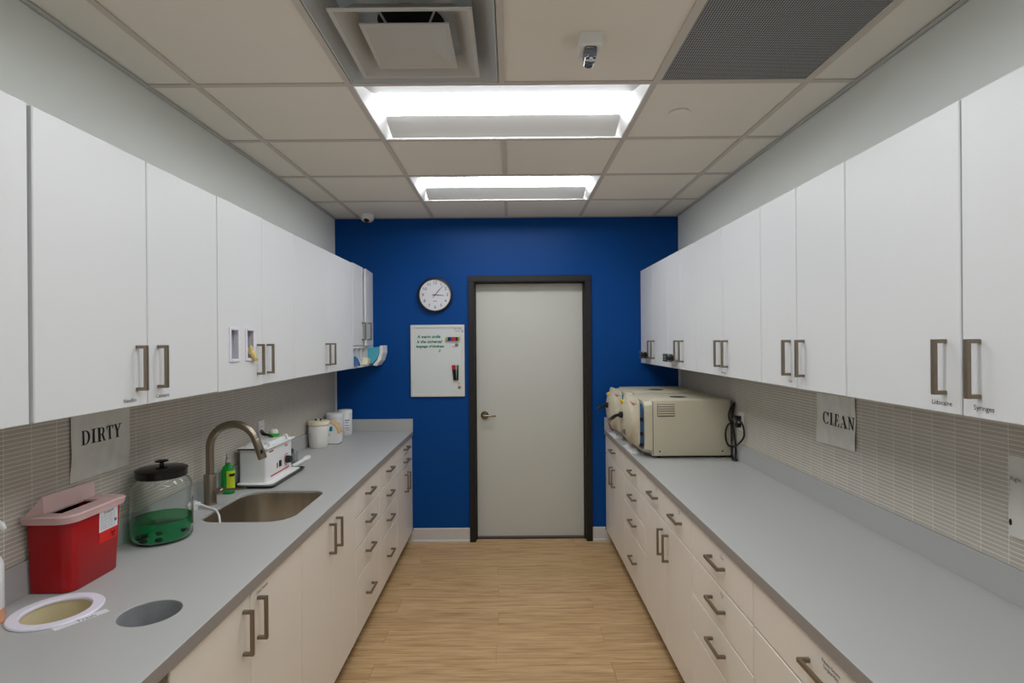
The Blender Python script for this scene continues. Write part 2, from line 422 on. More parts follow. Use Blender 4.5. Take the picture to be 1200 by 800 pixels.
# ------------------------------------------------------------------ cabinets
def handle_mesh(s, d):
    q = MB(); h = 0.069; o1 = 0.033; bw = 0.006
    def bb(o0, o_1, a0, a1, c0, c1):   # o outwards, a along the bar, c across
        x0, x1 = -s*o0, -s*o_1
        if d == 'v': q.box(x0, x1, c0, c1, a0, a1, bevel=0.0008)
        else: q.box(x0, x1, a0, a1, c0, c1, bevel=0.0008)
    bb(o1-0.010, o1, -h, h, -bw, bw); bb(0, o1-0.009, -h, -h+0.010, -bw, bw); bb(0, o1-0.009, h-0.010, h, -bw, bw)
    return q.data('handle', 'handle_metal')
HM = {(s, d): handle_mesh(s, d) for s in (-1, 1) for d in 'vh'}
def panel(unit, s, X, y0, y1, z0, z1, material, name='door', handle=None, gap=0.0024):
    q = MB(); q.box(s*X, s*(X+0.018), y0+gap, y1-gap, z0+gap, z1-gap, bevel=0.0024)
    p = q.build(name, material, unit)
    if handle: inst('handle', HM[(s, handle[0])], p, (s*X, handle[1], handle[2]))
    return p
def carcass(unit, s, X, Xw, y0, y1, z0, z1, material, top=True, base=False, shelf=False):
    q = MB(); a, b2 = s*(X+0.0205), Xw - s*0.0005; t = 0.017
    q.box(a, b2, y0+0.0008, y0+t, z0, z1); q.box(a, b2, y1-t, y1-0.0008, z0, z1); q.box(b2 - s*0.006, b2, y0+t, y1-t, z0, z1)
    q.box(a, b2, y0+t, y1-t, z0, z0+t)
    if top: q.box(a, b2, y0+t, y1-t, z1-t, z1)
    body = q.build('body', material, unit)
    if base:
        k = MB(); k.box(s*(X+0.075), s*(X+0.090), y0+0.001, y1-0.001, 0.0, z0); k.build('toe_kick', 'toe_dark', unit)  # dark colour here paints in the shadow of the toe recess
    return body
def upper(s, y0, y1, ym, label, X=None, gapn=0.0015, handles=True, doors=True):
    X = X or (UFL if s < 0 else UFR); Xw = XL if s < 0 else XR
    u = thing('wall_cabinet', (s*(X+0.15), (y0+y1)/2, ZU0), label, 'cabinet', 'white wall cabinets')
    b = carcass(u, s, X, Xw, y0, y1, ZU0, ZU1, 'cabinet_white')
    ds = []
    if doors:
        for a, c, hy in ((y0, ym, ym-0.05), (ym, y1, ym+0.05)):
            ds.append(panel(u, s, X, a, c, ZU0, ZU1, 'cabinet_white', handle=('v', hy, 1.588)))
    return u, ds, b
def door_text(p, s, X, y, z, body, size=0.017):
    return print_text('label_text', body, size, (s*(X-0.0006), y, z), U_L if s < 0 else U_R, UP, 'ink', p)

# left hand wall cabinets
upper(-1, 0.47, 1.304, 0.89, 'white wall cabinet at the far left edge of the photo, nearest on the DIRTY side')
u, ds, b = upper(-1, 1.312, 2.142, 1.727, 'white two-door wall cabinet directly above the DIRTY sign')
door_text(ds[0], -1, UFL, 1.645, 1.492, 'Needles'); door_text(ds[1], -1, UFL, 1.800, 1.492, 'Catheters')
# cabinet with two glove slots in its near door
u, ds, b = upper(-1, 2.142, 2.900, 2.525, 'white wall cabinet with two slots cut in one door, above the faucet', doors=False)
panel(u, -1, UFL, 2.525, 2.900, ZU0, ZU1, 'cabinet_white', handle=('v', 2.575, 1.588))
SL = [(2.232, 2.300, 1.592, 1.720), (2.368, 2.436, 1.592, 1.720)]
q = MB(); g = 0.0015; xf, xb = -UFL, -UFL-0.018; z0, z1 = SL[0][2], SL[0][3]
q.box(xf, xb, 2.142+g, 2.525-g, z1, ZU1-g); q.box(xf, xb, 2.142+g, 2.525-g, ZU0+g, z0)
q.box(xf, xb, 2.142+g, SL[0][0], z0, z1); q.box(xf, xb, SL[0][1], SL[1][0], z0, z1); q.box(xf, xb, SL[1][1], 2.525-g, z0, z1)
sd = q.build('door', 'cabinet_white', u); inst('handle', HM[(-1, 'v')], sd, (-UFL, 2.475, 1.588))
for (a, c, e, f) in SL:
    q = MB(); o = 0.006
    for (ya, yb, za, zb) in ((a-0.007, a+0.005, e-0.007, f+0.007), (c-0.005, c+0.007, e-0.007, f+0.007), (a, c, e-0.007, e+0.005), (a, c, f-0.005, f+0.007)):
        q.box(xf-0.0005, xf+o, ya, yb, za, zb, bevel=0.001)
    fr2 = q.build('slot_frame', 'lilac_white', sd)
for k, (a, c, e, f) in enumerate(SL):
    q = MB(); q.box(xb-0.10, xb-0.098, a-0.02, c+0.02, e-0.02, f+0.02); q.box(xb-0.098, xb-0.002, a-0.004, a-0.002, e, f); q.box(xb-0.098, xb-0.002, c+0.002, c+0.004, e, f); q.box(xb-0.098, xb-0.002, a, c, e-0.004, e-0.002)
    q.build('slot_box', 'lilac_white', sd)
    q = MB(); q.box(xb-0.085, xb-0.020, a+0.004, a+0.03, e+0.001, e+0.07, bevel=0.004)
    tag(q.build('slot_dark_block', 'black_plastic', sd))  # black block at the near side inside each slot
# yellow glove hanging from the second slot
q = MB(); q.tube([(xf-0.05, 2.395, 1.622), (xf-0.012, 2.400, 1.630), (xf+0.010, 2.408, 1.618), (xf+0.014, 2.418, 1.600), (xf+0.012, 2.428, 1.584)], [0.009, 0.012, 0.0125, 0.010, 0.006], 10)
q.tube([(xf+0.004, 2.398, 1.626), (xf+0.012, 2.394, 1.640), (xf+0.010, 2.392, 1.650)], [0.008, 0.008, 0.003], 8)
q.tube([(xf+0.010, 2.416, 1.60), (xf+0.016, 2.436, 1.592), (xf+0.014, 2.444, 1.586)], [0.007, 0.006, 0.003], 8)
tag(q.build('yellow_glove', 'yellow_glove', smooth=60), 'crumpled yellow glove hanging out of a cabinet door slot', 'glove')
upper(-1, 2.900, 3.983, 3.443, 'wide white wall cabinet between the slotted cabinet and the cubby unit')
# last unit: short doors above open cubbies
u = thing('wall_cabinet', (-(UFL+0.15), 4.278, ZU0), 'short-doored white wall cabinet with open cubbies below, beside the blue wall', 'cabinet', 'white wall cabinets')
q = MB(); X = UFL; a, b2 = -(X+0.0205), XL+0.0005; t = 0.016; ya, yb = 3.984, 4.572; zc = 1.632
q.box(a, b2, ya, ya+t, ZU0, ZU1); q.box(a, b2, yb-t, yb, ZU0, ZU1); q.box(b2, b2-0.006, ya+t, yb-t, ZU0, ZU1)
for zz in (ZU0, zc-t, ZU1-t): q.box(-(X+0.001) if zz < 1.7 else a, b2, ya+t, yb-t, zz, zz+t)
q.box(-(X+0.001), a, ya, ya+t, ZU0, zc); q.box(-(X+0.001), a, yb-t, yb, ZU0, zc)
q.build('body', 'cabinet_white', u)
for yd in (4.100, 4.220, 4.377):
    q = MB(); q.box(-(X+0.001), b2-0.006, yd-0.006, yd+0.006, ZU0+t, zc-t); q.build('divider', 'cabinet_white', u)
panel(u, -1, X, 3.984, 4.270, zc+0.002, ZU1+0.006, 'cabinet_white', handle=('v', 4.222, 1.745))
q = MB(); q.box(-X, -(X+0.018), 4.272, 4.570, zc+0.002, ZU1-0.004, bevel=0.0012); q.rot((-X, 4.570, 0), math.radians(4.0)); d2 = q.build('door', 'cabinet_white', u)
q = MB(); q.mesh(HM[(-1, 'v')], Matrix.Translation((-X, 4.318, 1.745))); q.rot((-X, 4.570, 0), math.radians(4.0)); q.build('handle', 'handle_metal', d2)
# cubby contents
q = MB(); pr = []
for i in range(9):
    tt = i / 8; pr.append((-1.030 - 0.045*(1-(1-tt)**2) if False else -1.035 - 0.06*(1-tt)**1.6, 1.470 + 0.175*tt))
q.loft([[(-1.40, yy, 1.490)] + [(x-0.0, yy, z) for x, z in pr] + [(-1.12, yy, 1.640 if False else 1.612), (-1.40, yy, 1.612)] for yy in (4.392, 4.545)])
mp_ = thing('mask_packet', (-1.2, 4.47, 1.487), 'light blue packet with curved white front sticking out of the end cubby', 'packet')
q.bm.free()
q = MB(); q.loft([[(-1.40, yy, 1.490), (-1.10, yy, 1.492), (-1.065, yy, 1.53), (-1.047, yy, 1.58), (-1.043, yy, 1.625), (-1.125, yy, 1.6155), (-1.40, yy, 1.6155)] for yy in (4.392, 4.545)])
q.build('packet_stack', 'sky_blue', mp_)
q = MB(); lp = []
for yy in (4.385, 4.550):
    lp.append([(-1.098, yy, 1.478), (-1.062, yy, 1.520), (-1.043, yy, 1.575), (-1.040, yy, 1.632), (-1.018, yy, 1.634), (-1.018, yy, 1.575), (-1.036, yy, 1.515), (-1.070, yy, 1.472)])
q.loft(lp); q.build('curved_front', 'white_bright', mp_)
q = MB(); q.loft([[(-1.30, 4.01, 1.4875), (-1.30, 4.085, 1.4875), (-1.30, 4.085, 1.52), (-1.30, 4.01, 1.54)], [(-1.135, 4.005, 1.4875), (-1.135, 4.088, 1.4875), (-1.135, 4.080, 1.515), (-1.135, 4.03, 1.558)], [(-1.112, 4.015, 1.488), (-1.112, 4.08, 1.488), (-1.112, 4.075, 1.505), (-1.112, 4.04, 1.535)]])
wp = q.build('blue_wrapper', 'deep_blue'); tag(wp, 'small dark blue wrapper with a white stripe in the first open cubby', 'wrapper')
q = MB(); q.loft([[(-1.1125, 4.02, 1.538), (-1.1125, 4.03, 1.545), (-1.1095, 4.072, 1.505), (-1.1095, 4.062, 1.498)], [(-1.1105, 4.02, 1.538), (-1.1105, 4.03, 1.545), (-1.1075, 4.072, 1.505), (-1.1075, 4.062, 1.498)]]); q.build('stripe', 'white_bright', wp)
q = MB(); q.loft([[(-1.33, 4.12, 1.4875), (-1.33, 4.2, 1.4875), (-1.33, 4.2, 1.52), (-1.33, 4.12, 1.52)], [(-1.15, 4.12, 1.4875), (-1.15, 4.205, 1.4875), (-1.15, 4.195, 1.515), (-1.15, 4.125, 1.53)]])
tag(q.build('light_blue_wrapper', 'sky_blue'), 'pale blue wrapper lying low in the second open cubby', 'wrapper')
cp = MB(); cp.loft([[(-1.33, 4.245, 1.4875), (-1.33, 4.355, 1.4875), (-1.33, 4.355, 1.54), (-1.33, 4.245, 1.54)], [(-1.14, 4.24, 1.4875), (-1.14, 4.36, 1.4875), (-1.135, 4.35, 1.545), (-1.135, 4.25, 1.545)], [(-1.11, 4.26, 1.488), (-1.11, 4.34, 1.488), (-1.105, 4.335, 1.525), (-1.105, 4.265, 1.535)]])
cpo = tag(cp.build('cream_packet', 'cream_plastic'), 'small cream and brown packet in the middle of the open cubbies', 'packet')
q = MB(); q.box(-1.106, -1.103, 4.268, 4.33, 1.522, 1.534); q.build('packet_print', 'orange_pale', cpo)

# right hand wall cabinets
R_LAB = ['white wall cabinet nearest the viewer on the CLEAN side, marked Lidocaine and Syringes', 'white wall cabinet partly above the CLEAN sign, second nearest on its side',
         'white wall cabinet in the middle of the CLEAN side row', 'white wall cabinet with a keyed lock, second from the blue wall on the CLEAN side', 'white wall cabinet touching the blue wall above the farther sterilizer']
RU = [(0.868, 1.780, 1.3236), (1.780, 2.382, 2.085), (2.382, 3.200, 2.800), (3.200, 3.797, 3.504), (3.797, 4.572, 4.190)]
rud = []
for (a, c, m_), lab in zip(RU, R_LAB):
    u, ds, b = upper(1, a, c, m_, lab); rud.append(ds)
door_text(rud[0][1], 1, UFR, 1.385, 1.497, 'Lidocaine'); door_text(rud[0][0], 1, UFR, 1.262, 1.497, 'Syringes')
door_text(rud[1][1], 1, UFR, 2.135, 1.497, 'Trays', 0.013); door_text(rud[2][0], 1, UFR, 2.80, 1.492, 'Instruments', 0.013)
for yy, lab in ((3.56, 'black and silver push-button lock on the fourth CLEAN side wall cabinet'), (4.235, 'black and silver push-button lock on the wall cabinet touching the blue wall')):
    t_ = thing('cabinet_lock', (UFR-0.035, yy, 1.515), lab, 'lock', 'push-button cabinet locks')
    q = MB(); q.box(UFR-0.034, UFR-0.060, yy+0.006, yy+0.15, 1.515, 1.570, bevel=0.003); q.build('keypad', 'lock_silver', t_)
    for i in range(2):
        for j in range(3):
            q = MB(); q.box(UFR-0.0598, UFR-0.0625, yy+0.095+0.030*i-0.008, yy+0.095+0.030*i+0.008, 1.521+0.016*j, 1.530+0.016*j); q.build('button', 'black_plastic', t_)
    q = MB(); q.box(UFR-0.0598, UFR-0.0625, yy+0.036, yy+0.068, 1.519, 1.566, bevel=0.001); q.build('dial', 'black_plastic', t_)
    q = MB(); q.cyl((UFR-0.046, yy+0.006, 1.543), (UFR-0.046, yy-0.018, 1.543), 0.023, 20, 0.010); q.build('knob', 'black_plastic', t_, smooth=40)

# base cabinets
def base(s, y0, y1, label, drawers=(), doors=None, material='cabinet_base', toplevel_split=None):
    X = BFL if s < 0 else BFR; Xw = XL if s < 0 else XR
    u = thing('base_cabinet', (s*(X+0.3), (y0+y1)/2, 0), label, 'cabinet', 'white base cabinets')
    carcass(u, s, X, Xw, y0, y1, 0.092, ZTB-0.0005, material, top=False, base=True)
    out = []
    for d in drawers:
        a, c = (d[2], d[3]) if len(d) > 2 else (y0, y1)
        out.append(panel(u, s, X, a, c, d[0], d[1], material, 'drawer_front', ('h', (a+c)/2, (d[0]+d[1])/2 + 0.008)))
    if doors:
        z1, ym = doors
        for a, c, hy in ((y0, ym, ym-0.048), (ym, y1, ym+0.048)):
            out.append(panel(u, s, X, a, c, 0.092, z1, material, handle=('v', hy, z1-0.034-0.069 if z1 > 0.8 else z1-0.045-0.069)))
    return u, out
D4 = [(0.728, 0.880), (0.562, 0.728), (0.402, 0.562), (0.092, 0.402)]
u, o = base(-1, 1.316, 2.147, 'two-door base cabinet under the round counter holes', doors=(0.880, 1.727))
print_text('label_text', 'Used Towels', 0.015, (-(BFL-0.0006), 1.808, 0.856), U_L, UP, 'ink', o[1])
base(-1, 2.147, 2.896, 'two-door base cabinet under the sink', doors=(0.880, 2.528))
base(-1, 2.896, 3.420, 'four-drawer base cabinet next to the sink cabinet', D4)
base(-1, 3.420, 3.947, 'four-drawer base cabinet second from the sink cabinet on the DIRTY side', D4)
base(-1, 3.947, 4.572, 'base cabinet with two shallow drawers over doors, left of the door', [(0.783, 0.880), (0.687, 0.783)], doors=(0.687, 4.285))
u, o = base(1, 0.990, 1.792, 'base cabinet with one wide labelled drawer at the lower right photo edge', [(0.728, 0.880)], doors=(0.728, 1.391))
print_text('label_text', 'Patient Gowns\nSurgical Kits', 0.013, (BFR-0.0009, 1.357, 0.842), U_R, UP, 'ink', o[0])
u, o = base(1, 1.792, 2.396, 'four-drawer base cabinet second nearest the viewer on the CLEAN side', D4)
for k, (tx, zz) in enumerate((('IV\nSupplies', 0.852), ('Sponges\nkit', 0.705))):
    print_text('label_text', tx, 0.011, (BFR-0.0009, 2.055, zz-0.002), U_R, UP, 'ink', o[k])
u, o = base(1, 2.396, 3.220, 'base cabinet with two drawers side by side above a pair of doors', [(0.728, 0.880, 2.396, 2.809), (0.728, 0.880, 2.809, 3.220)], doors=(0.728, 2.809))
print_text('label_text', 'Gauze\nPads', 0.011, (BFR-0.0009, 2.575, 0.852), U_R, UP, 'ink', o[0]); print_text('label_text', 'Tape\nWrap', 0.011, (BFR-0.0009, 2.98, 0.852), U_R, UP, 'ink', o[1])
base(1, 3.220, 3.828, 'four-drawer base cabinet under the nearer sterilizer', D4)
base(1, 3.828, 4.572, 'base cabinet with one drawer over doors, right of the door', [(0.728, 0.880)], doors=(0.728, 4.21))
q = MB(); q.box(-BFL-0.004, -BFL-0.03, 1.225, 1.313, 0.0, ZTB-0.001)
tag(q.build('filler_panel', 'filler_brown'), 'grey brown filler panel beside the base cabinet, bottom left photo edge', 'panel')

# ------------------------------------------------------------------ worktops
def curve_slab(outer, holes, z0, z1):
    c = bpy.data.curves.new('slab', 'CURVE'); c.dimensions = '2D'; c.fill_mode = 'BOTH'; c.extrude = (z1 - z0)/2 - 0.0015
    c.bevel_depth = 0.0015; c.bevel_resolution = 0; c.offset = -0.0015
    for lp in [outer] + holes:
        sp = c.splines.new('POLY'); sp.points.add(len(lp)-1); sp.use_cyclic_u = True
        for p, (x, y) in zip(sp.points, lp): p.co = (x, y, 0, 1)
    o = bpy.data.objects.new('slab', c); COL.objects.link(o); dg = bpy.context.evaluated_depsgraph_get(); dg.update()
    me = bpy.data.meshes.new_from_object(o.evaluated_get(dg)); bpy.data.objects.remove(o)
    q = MB(); q.mesh(me, Matrix.Translation((0, 0, (z0+z1)/2)))
    bmesh.ops.remove_doubles(q.bm, verts=q.bm.verts, dist=0.0002); return q
def circ(cx, cy, r, n=40): return [(cx + r*math.cos(2*PI*i/n), cy + r*math.sin(2*PI*i/n)) for i in range(n)]
SINK = (-1.318, -0.925, 2.275, 2.756); SR = (0.075, 0.11, 0.09, 0.10)
H1 = (-1.261, 1.523, 0.085); H2 = (-0.998, 1.516, 0.077)
CY0 = 0.60
def worktop(s, holes, label):
    E = CEL if s < 0 else CER; Xw = XL if s < 0 else XR
    t_ = thing('worktop', (s*1.1, 2.6, ZTB), label, 'worktop', 'grey worktops')
    x0, x1 = sorted((s*E, Xw))
    curve_slab([(x0, CY0), (x1, CY0), (x1, YB), (x0, YB)], holes, ZTB, ZT).build('slab', 'counter', t_)
    q = MB(); q.box(s*(E-0.0006), s*(E+0.004), CY0+0.002, YB-0.001, ZTB+0.001, ZT-0.0018); q.build('front_edge', 'counter_edge', t_)
    q = MB(); q.box(Xw, Xw - s*0.014, CY0, YB, ZT, 1.022, bevel=0.001); q.build('side_upstand', 'counter', t_)
    q = MB(); q.box(Xw - s*0.014, s*E, YB-0.016, YB, ZT, 1.022, bevel=0.001); q.build('end_upstand', 'counter', t_)
    return t_
worktop(-1, [list(rrect(SINK[0], SINK[1], SINK[2], SINK[3], SR)), circ(*H1), circ(*H2)], 'long grey worktop with sink and round holes on the DIRTY side')
worktop(1, [], 'long bare grey worktop on the CLEAN side carrying the sterilizers')

# sink
sk = thing('sink', (-1.12, 2.515, 0.70), 'undermount stainless steel sink bowl with rounded corners', 'sink')
q = MB(); loops = []
def sl(ins, z, k=1.0): return [(x, y, z) for x, y in rrect(SINK[0]-0.006+ins, SINK[1]+0.006-ins, SINK[2]-0.006+ins, SINK[3]+0.006-ins, [max(r+0.004-ins*0.2, 0.03) for r in SR])]
ZS = ZT-0.011
loops = [sl(0.0070, ZS), sl(0.0085, ZS), sl(0.010, 0.80), sl(0.016, 0.735), sl(0.028, 0.712), sl(0.056, 0.702), sl(0.126, 0.698)]
outer = [sl(0.0066, ZS), sl(0.0066, 0.80), sl(0.013, 0.733), sl(0.026, 0.709), sl(0.055, 0.699), sl(0.125, 0.695)]
q.loft(loops, cap=(False, True)); q.loft(outer, cap=(False, True))
q.build('bowl', 'steel', sk, smooth=50)
q = MB(); q.lathe([(0.045, 0.0), (0.045, 0.004), (0.036, 0.004), (0.030, 0.001), (0.004, 0.001)], (-1.12, 2.52, 0.6985), 24); q.build('drain', 'faucet_steel', sk, smooth=40)

# faucet
fx, fy = -1.385, 2.530
fa = thing('faucet', (fx, fy, ZT), 'brushed nickel gooseneck faucet at the sink', 'faucet')
q = MB(); q.lathe([(0.0285, 0), (0.0285, 0.004), (0.027, 0.006), (0.027, 0.136), (0.0255, 0.139), (0.018, 0.140)], (fx, fy, ZT), 28); q.build('base', 'faucet_steel', fa, smooth=35)
pts = [(fx, fy, ZT+0.139), (fx, fy, 1.12)]; ac = (fx+0.110, 1.180)
for i in range(0, 17):
    t_ = math.radians(180 - 160*i/16); pts.append((ac[0] + 0.110*math.cos(t_), fy - 0.004*i/16, ac[1] + 0.110*math.sin(t_)))
q = MB(); q.tube(pts, 0.0175, 18); q.build('spout', 'faucet_steel', fa, smooth=40)
e = Vector(pts[-1]); dv = Vector((math.sin(math.radians(20)), 0, -math.cos(math.radians(20))))
q = MB(); q.tube([e - dv*0.002, e, e + dv*0.01, e + dv*0.088, e + dv*0.093], [0.0175, 0.0185, 0.0185, 0.0195, 0.0175], 18); sh = q.build('spray_head', 'faucet_steel', fa, smooth=40)
pb = e + dv*0.06 + Vector((0.012, -0.014, 0.004))
q = MB(); q.sphere(tuple(pb), (0.006, 0.005, 0.012), 10, 6); q.build('spray_button', 'black_plastic', sh, smooth=60)
q = MB(); q.cyl((fx+0.02, fy-0.005, ZT+0.062), (fx+0.052, fy-0.012, ZT+0.066), 0.0135, 16); q.sphere((fx+0.054, fy-0.012, ZT+0.066), 0.0145, 14, 8)
lv = q.build('lever_hub', 'faucet_steel', fa, smooth=40)
q = MB(); q.tube([(fx+0.05, fy-0.012, ZT+0.068), (fx+0.11, fy-0.006, ZT+0.071), (fx+0.165, fy+0.0, ZT+0.072)], [0.0065, 0.0055, 0.0045], 10); q.build('lever', 'faucet_steel', lv, smooth=40)
# small white valve with clear hose
vh = thing('drain_hose', (-1.41, 2.455, ZT), 'small white valve with a translucent hose running into the sink', 'hose')
q = MB(); q.cyl((-1.412, 2.457, ZT), (-1.412, 2.457, ZT+0.016), 0.012, 14); q.cyl((-1.424, 2.45, ZT+0.022), (-1.392, 2.462, ZT+0.022), 0.010, 12); q.cyl((-1.412, 2.457, ZT+0.016), (-1.412, 2.457, ZT+0.036), 0.009, 12); q.build('valve', 'white_bright', vh, smooth=40)
q = MB(); q.tube([(-1.392, 2.462, ZT+0.020), (-1.365, 2.460, ZT+0.010), (-1.33, 2.445, ZT+0.0055), (-1.300, 2.425, ZT+0.0035), (-1.279, 2.405, ZT-0.012), (-1.262, 2.385, ZT-0.06)], 0.0045, 10); q.build('hose', 'white_plastic', vh, smooth=50)

# ------------------------------------------------------------------ waste openings
wr = thing('waste_chute', (H1[0], H1[1], ZT), 'white ring around the cream-lined round waste opening in the worktop', 'waste chute')
q = MB(); q.lathe([(0.078, -0.002), (0.108, 0.0), (0.109, 0.003), (0.106, 0.006), (0.082, 0.006), (0.079, 0.003)], (H1[0], H1[1], ZT), 48, cap=(False, False))
q.loft([[(H1[0]+r*math.cos(2*PI*i/48), H1[1]+r*math.sin(2*PI*i/48), z) for i in range(48)] for r, z in ((0.079, ZT+0.003), (0.078, ZT-0.002))], cap=(False, False))
q.build('rim', 'lilac_white', wr, smooth=40)
q = MB(); q.lathe([(0.081, ZT+0.001), (0.076, 0.70), (0.074, 0.60)], (H1[0], H1[1], 0), 40, cap=(False, True)); q.lathe([(0.083, ZT+0.001), (0.079, 0.70), (0.077, 0.596)], (H1[0], H1[1], 0), 40, cap=(False, True)); q.build('liner', 'bucket_cream', wr, smooth=40)
wb = thing('waste_chute', (H2[0], H2[1], 0.58), 'grey metal bin sleeve seen through the plain round worktop opening', 'waste chute')
q = MB(); q.lathe([(0.0765, ZT-0.004), (0.076, 0.70), (0.072, 0.58)], (H2[0], H2[1], 0), 40, cap=(False, True)); q.lathe([(0.0768, ZT-0.004), (0.0768, ZT-0.003), (0.0765, ZT-0.004)], (H2[0], H2[1], 0), 40, cap=(False, False)); q.build('sleeve', 'galvanised', wb, smooth=40)
tp = thing('name_tape', (-1.16, 1.49, ZT), 'white printed tape strip stuck beside the waste ring', 'label')
q = MB(); M = Matrix.Translation((-1.158, 1.478, ZT+0.0004)) @ Matrix.Rotation(math.radians(58), 4, 'Z')
q.box(-0.062, 0.062, -0.013, 0.013, 0, 0.0006); q.bm.transform(M); q.build('strip', 'sticker_white', tp)
q = MB(); q.mesh(text_mesh('Trash', 0.02), M @ Matrix.Translation((0.01, -0.004, 0.0009))); q.build('print', 'ink', tp, normals=False)

# ------------------------------------------------------------------ sharps container
sc = thing('sharps_container', (-1.375, 1.735, ZT), 'red sharps container with translucent pink lid below the DIRTY sign', 'container')
def sc_loop(z, g): return [(x, y, z) for x, y in rrect(-1.434, -1.306+g*0.5, 1.630-g*0.8, 1.826+g, (0.016, 0.012, 0.012, 0.034), 6)]
q = MB(); q.loft([sc_loop(ZT, -0.006), sc_loop(ZT+0.005, 0.0), sc_loop(ZT+0.222, 0.012), sc_loop(ZT+0.224, 0.010), sc_loop(ZT+0.010, -0.006)], cap=(True, True)); q.build('body', 'red_plastic', sc, smooth=40)
q = MB(); lz = ZT+0.224
def lid_loop(z, g): return [(x, y, z) for x, y in rrect(-1.438, -1.290+g, 1.606-g, 1.846+g, (0.02, 0.012, 0.012, 0.045), 6)]
q.loft([lid_loop(lz-0.012, 0.0), lid_loop(lz+0.008, 0.004), lid_loop(lz+0.012, 0.0), lid_loop(lz+0.010, -0.010), lid_loop(lz-0.012, -0.004)], ring=True)
q.box(-1.350, -1.300, 1.620, 1.836, lz+0.003, lz+0.009)            # front deck
q.box(-1.430, -1.350, 1.620, 1.652, lz+0.003, lz+0.009); q.box(-1.430, -1.350, 1.800, 1.836, lz+0.003, lz+0.009); q.box(-1.430, -1.398, 1.652, 1.800, lz+0.003, lz+0.009)
lid = q.build('lid', 'lid_pink', sc, smooth=40)
q = MB(); hz_ = lz+0.060
q.loft([[(-1.398+d, 1.640, lz+0.009), (-1.398+d, 1.846, lz+0.009), (-1.406+d, 1.850, hz_-0.004), (-1.406+d, 1.646, hz_)] for d in (0, 0.003)])
q.loft([[(-1.398, 1.640+d, lz+0.009), (-1.404, 1.646+d, hz_-0.001), (-1.436, 1.620+d, lz+0.009)] for d in (0, 0.003)])
q.build('hood', 'lid_pink', lid)
q = MB(); q.box(-1.397, -1.351, 1.654, 1.798, lz-0.03, lz-0.027); q.build('drop_tray', 'red_plastic', lid)
# sticker
def scf(z): return -1.306 + 0.5*0.012*(z-ZT)/0.222
def quad_on(y0, y1, z0, z1, off):
    return [(scf(z0)+off, y0, z0), (scf(z0)+off, y1, z0), (scf(z1)+off, y1, z1), (scf(z1)+off, y0, z1)]
q = MB(); q.loft([quad_on(1.736, 1.816, 1.066, 1.130, 0.0002), quad_on(1.736, 1.816, 1.066, 1.130, 0.0010)]); lb = q.build('warning_label', 'sticker_white', sc)
q = MB(); q.loft([quad_on(1.736, 1.816, 1.030, 1.066, 0.0002), quad_on(1.736, 1.816, 1.030, 1.066, 0.0010)]); lb2 = q.build('biohazard_label', 'sticker_red', sc)
q = MB(); fm = lambda y, z: frame_matrix((scf(z)+0.0014, y, z), (0, 1, 0), (0.027, 0, 1))
q.mesh(text_mesh('SHARPS', 0.013), fm(1.776, 1.122))
for i in range(7): q.mesh(text_mesh('used needles and blades only', 0.0055), fm(1.772, 1.113 - 0.0065*i))
q.box(scf(1.09)+0.0011, scf(1.09)+0.0016, 1.802, 1.811, 1.084, 1.093); q.build('label_print', 'ink_grey', lb, normals=False)
q = MB()
for k in range(3):
    a = math.radians(90 + 120*k); cy, cz = 1.796 + 0.0062*math.cos(a), 1.048 + 0.0062*math.sin(a); n = 16; A = []; B = []
    for i in range(n+1):
        b_ = a + math.radians(40 + 280*i/n) - PI + PI
        A.append((scf(1.048)+0.0013, cy + 0.0075*math.cos(b_), cz + 0.0075*math.sin(b_))); B.append((scf(1.048)+0.0013, cy + 0.0048*math.cos(b_), cz + 0.0048*math.sin(b_)))
    for i in range(n): q.poly([A[i], A[i+1], B[i+1], B[i]])
q.build('biohazard_symbol', 'ink', lb2, normals=False)

# ------------------------------------------------------------------ glass jar
jx, jy = -1.330, 2.094
jr = thing('glass_jar', (jx, jy, ZT), 'clear glass jar with black lid holding green liquid beside the faucet', 'jar')
q = MB(); q.lathe([(0.085, 0.0), (0.097, 0.004), (0.103, 0.015), (0.104, 0.05), (0.104, 0.19), (0.099, 0.212), (0.088, 0.226), (0.081, 0.232), (0.081, 0.240),
                   (0.078, 0.240), (0.078, 0.231), (0.085, 0.224), (0.096, 0.210), (0.101, 0.19), (0.101, 0.05), (0.100, 0.017), (0.093, 0.008), (0.06, 0.006)], (jx, jy, ZT), 56); q.build('glass_body', 'glass', jr, smooth=50)
q = MB(); q.lathe([(0.06, 0.0068), (0.0925, 0.0085), (0.0992, 0.0175), (0.1003, 0.05), (0.1003, 0.084), (0.0985, 0.082)], (jx, jy, ZT), 56); q.build('liquid', 'green_liquid', jr, smooth=40)
q = MB(); q.lathe([(0.084, 0.0), (0.086, 0.002), (0.086, 0.024), (0.088, 0.026), (0.088, 0.030), (0.080, 0.034), (0.03, 0.040), (0.012, 0.041)], (jx, jy, ZT+0.236), 48); ld = q.build('lid', 'black_enamel', jr, smooth=35)
q = MB(); q.lathe([(0.008, 0.0), (0.007, 0.012), (0.022, 0.016), (0.023, 0.020), (0.014, 0.023)], (jx, jy, ZT+0.276), 24); q.build('knob', 'black_enamel', ld, smooth=40)
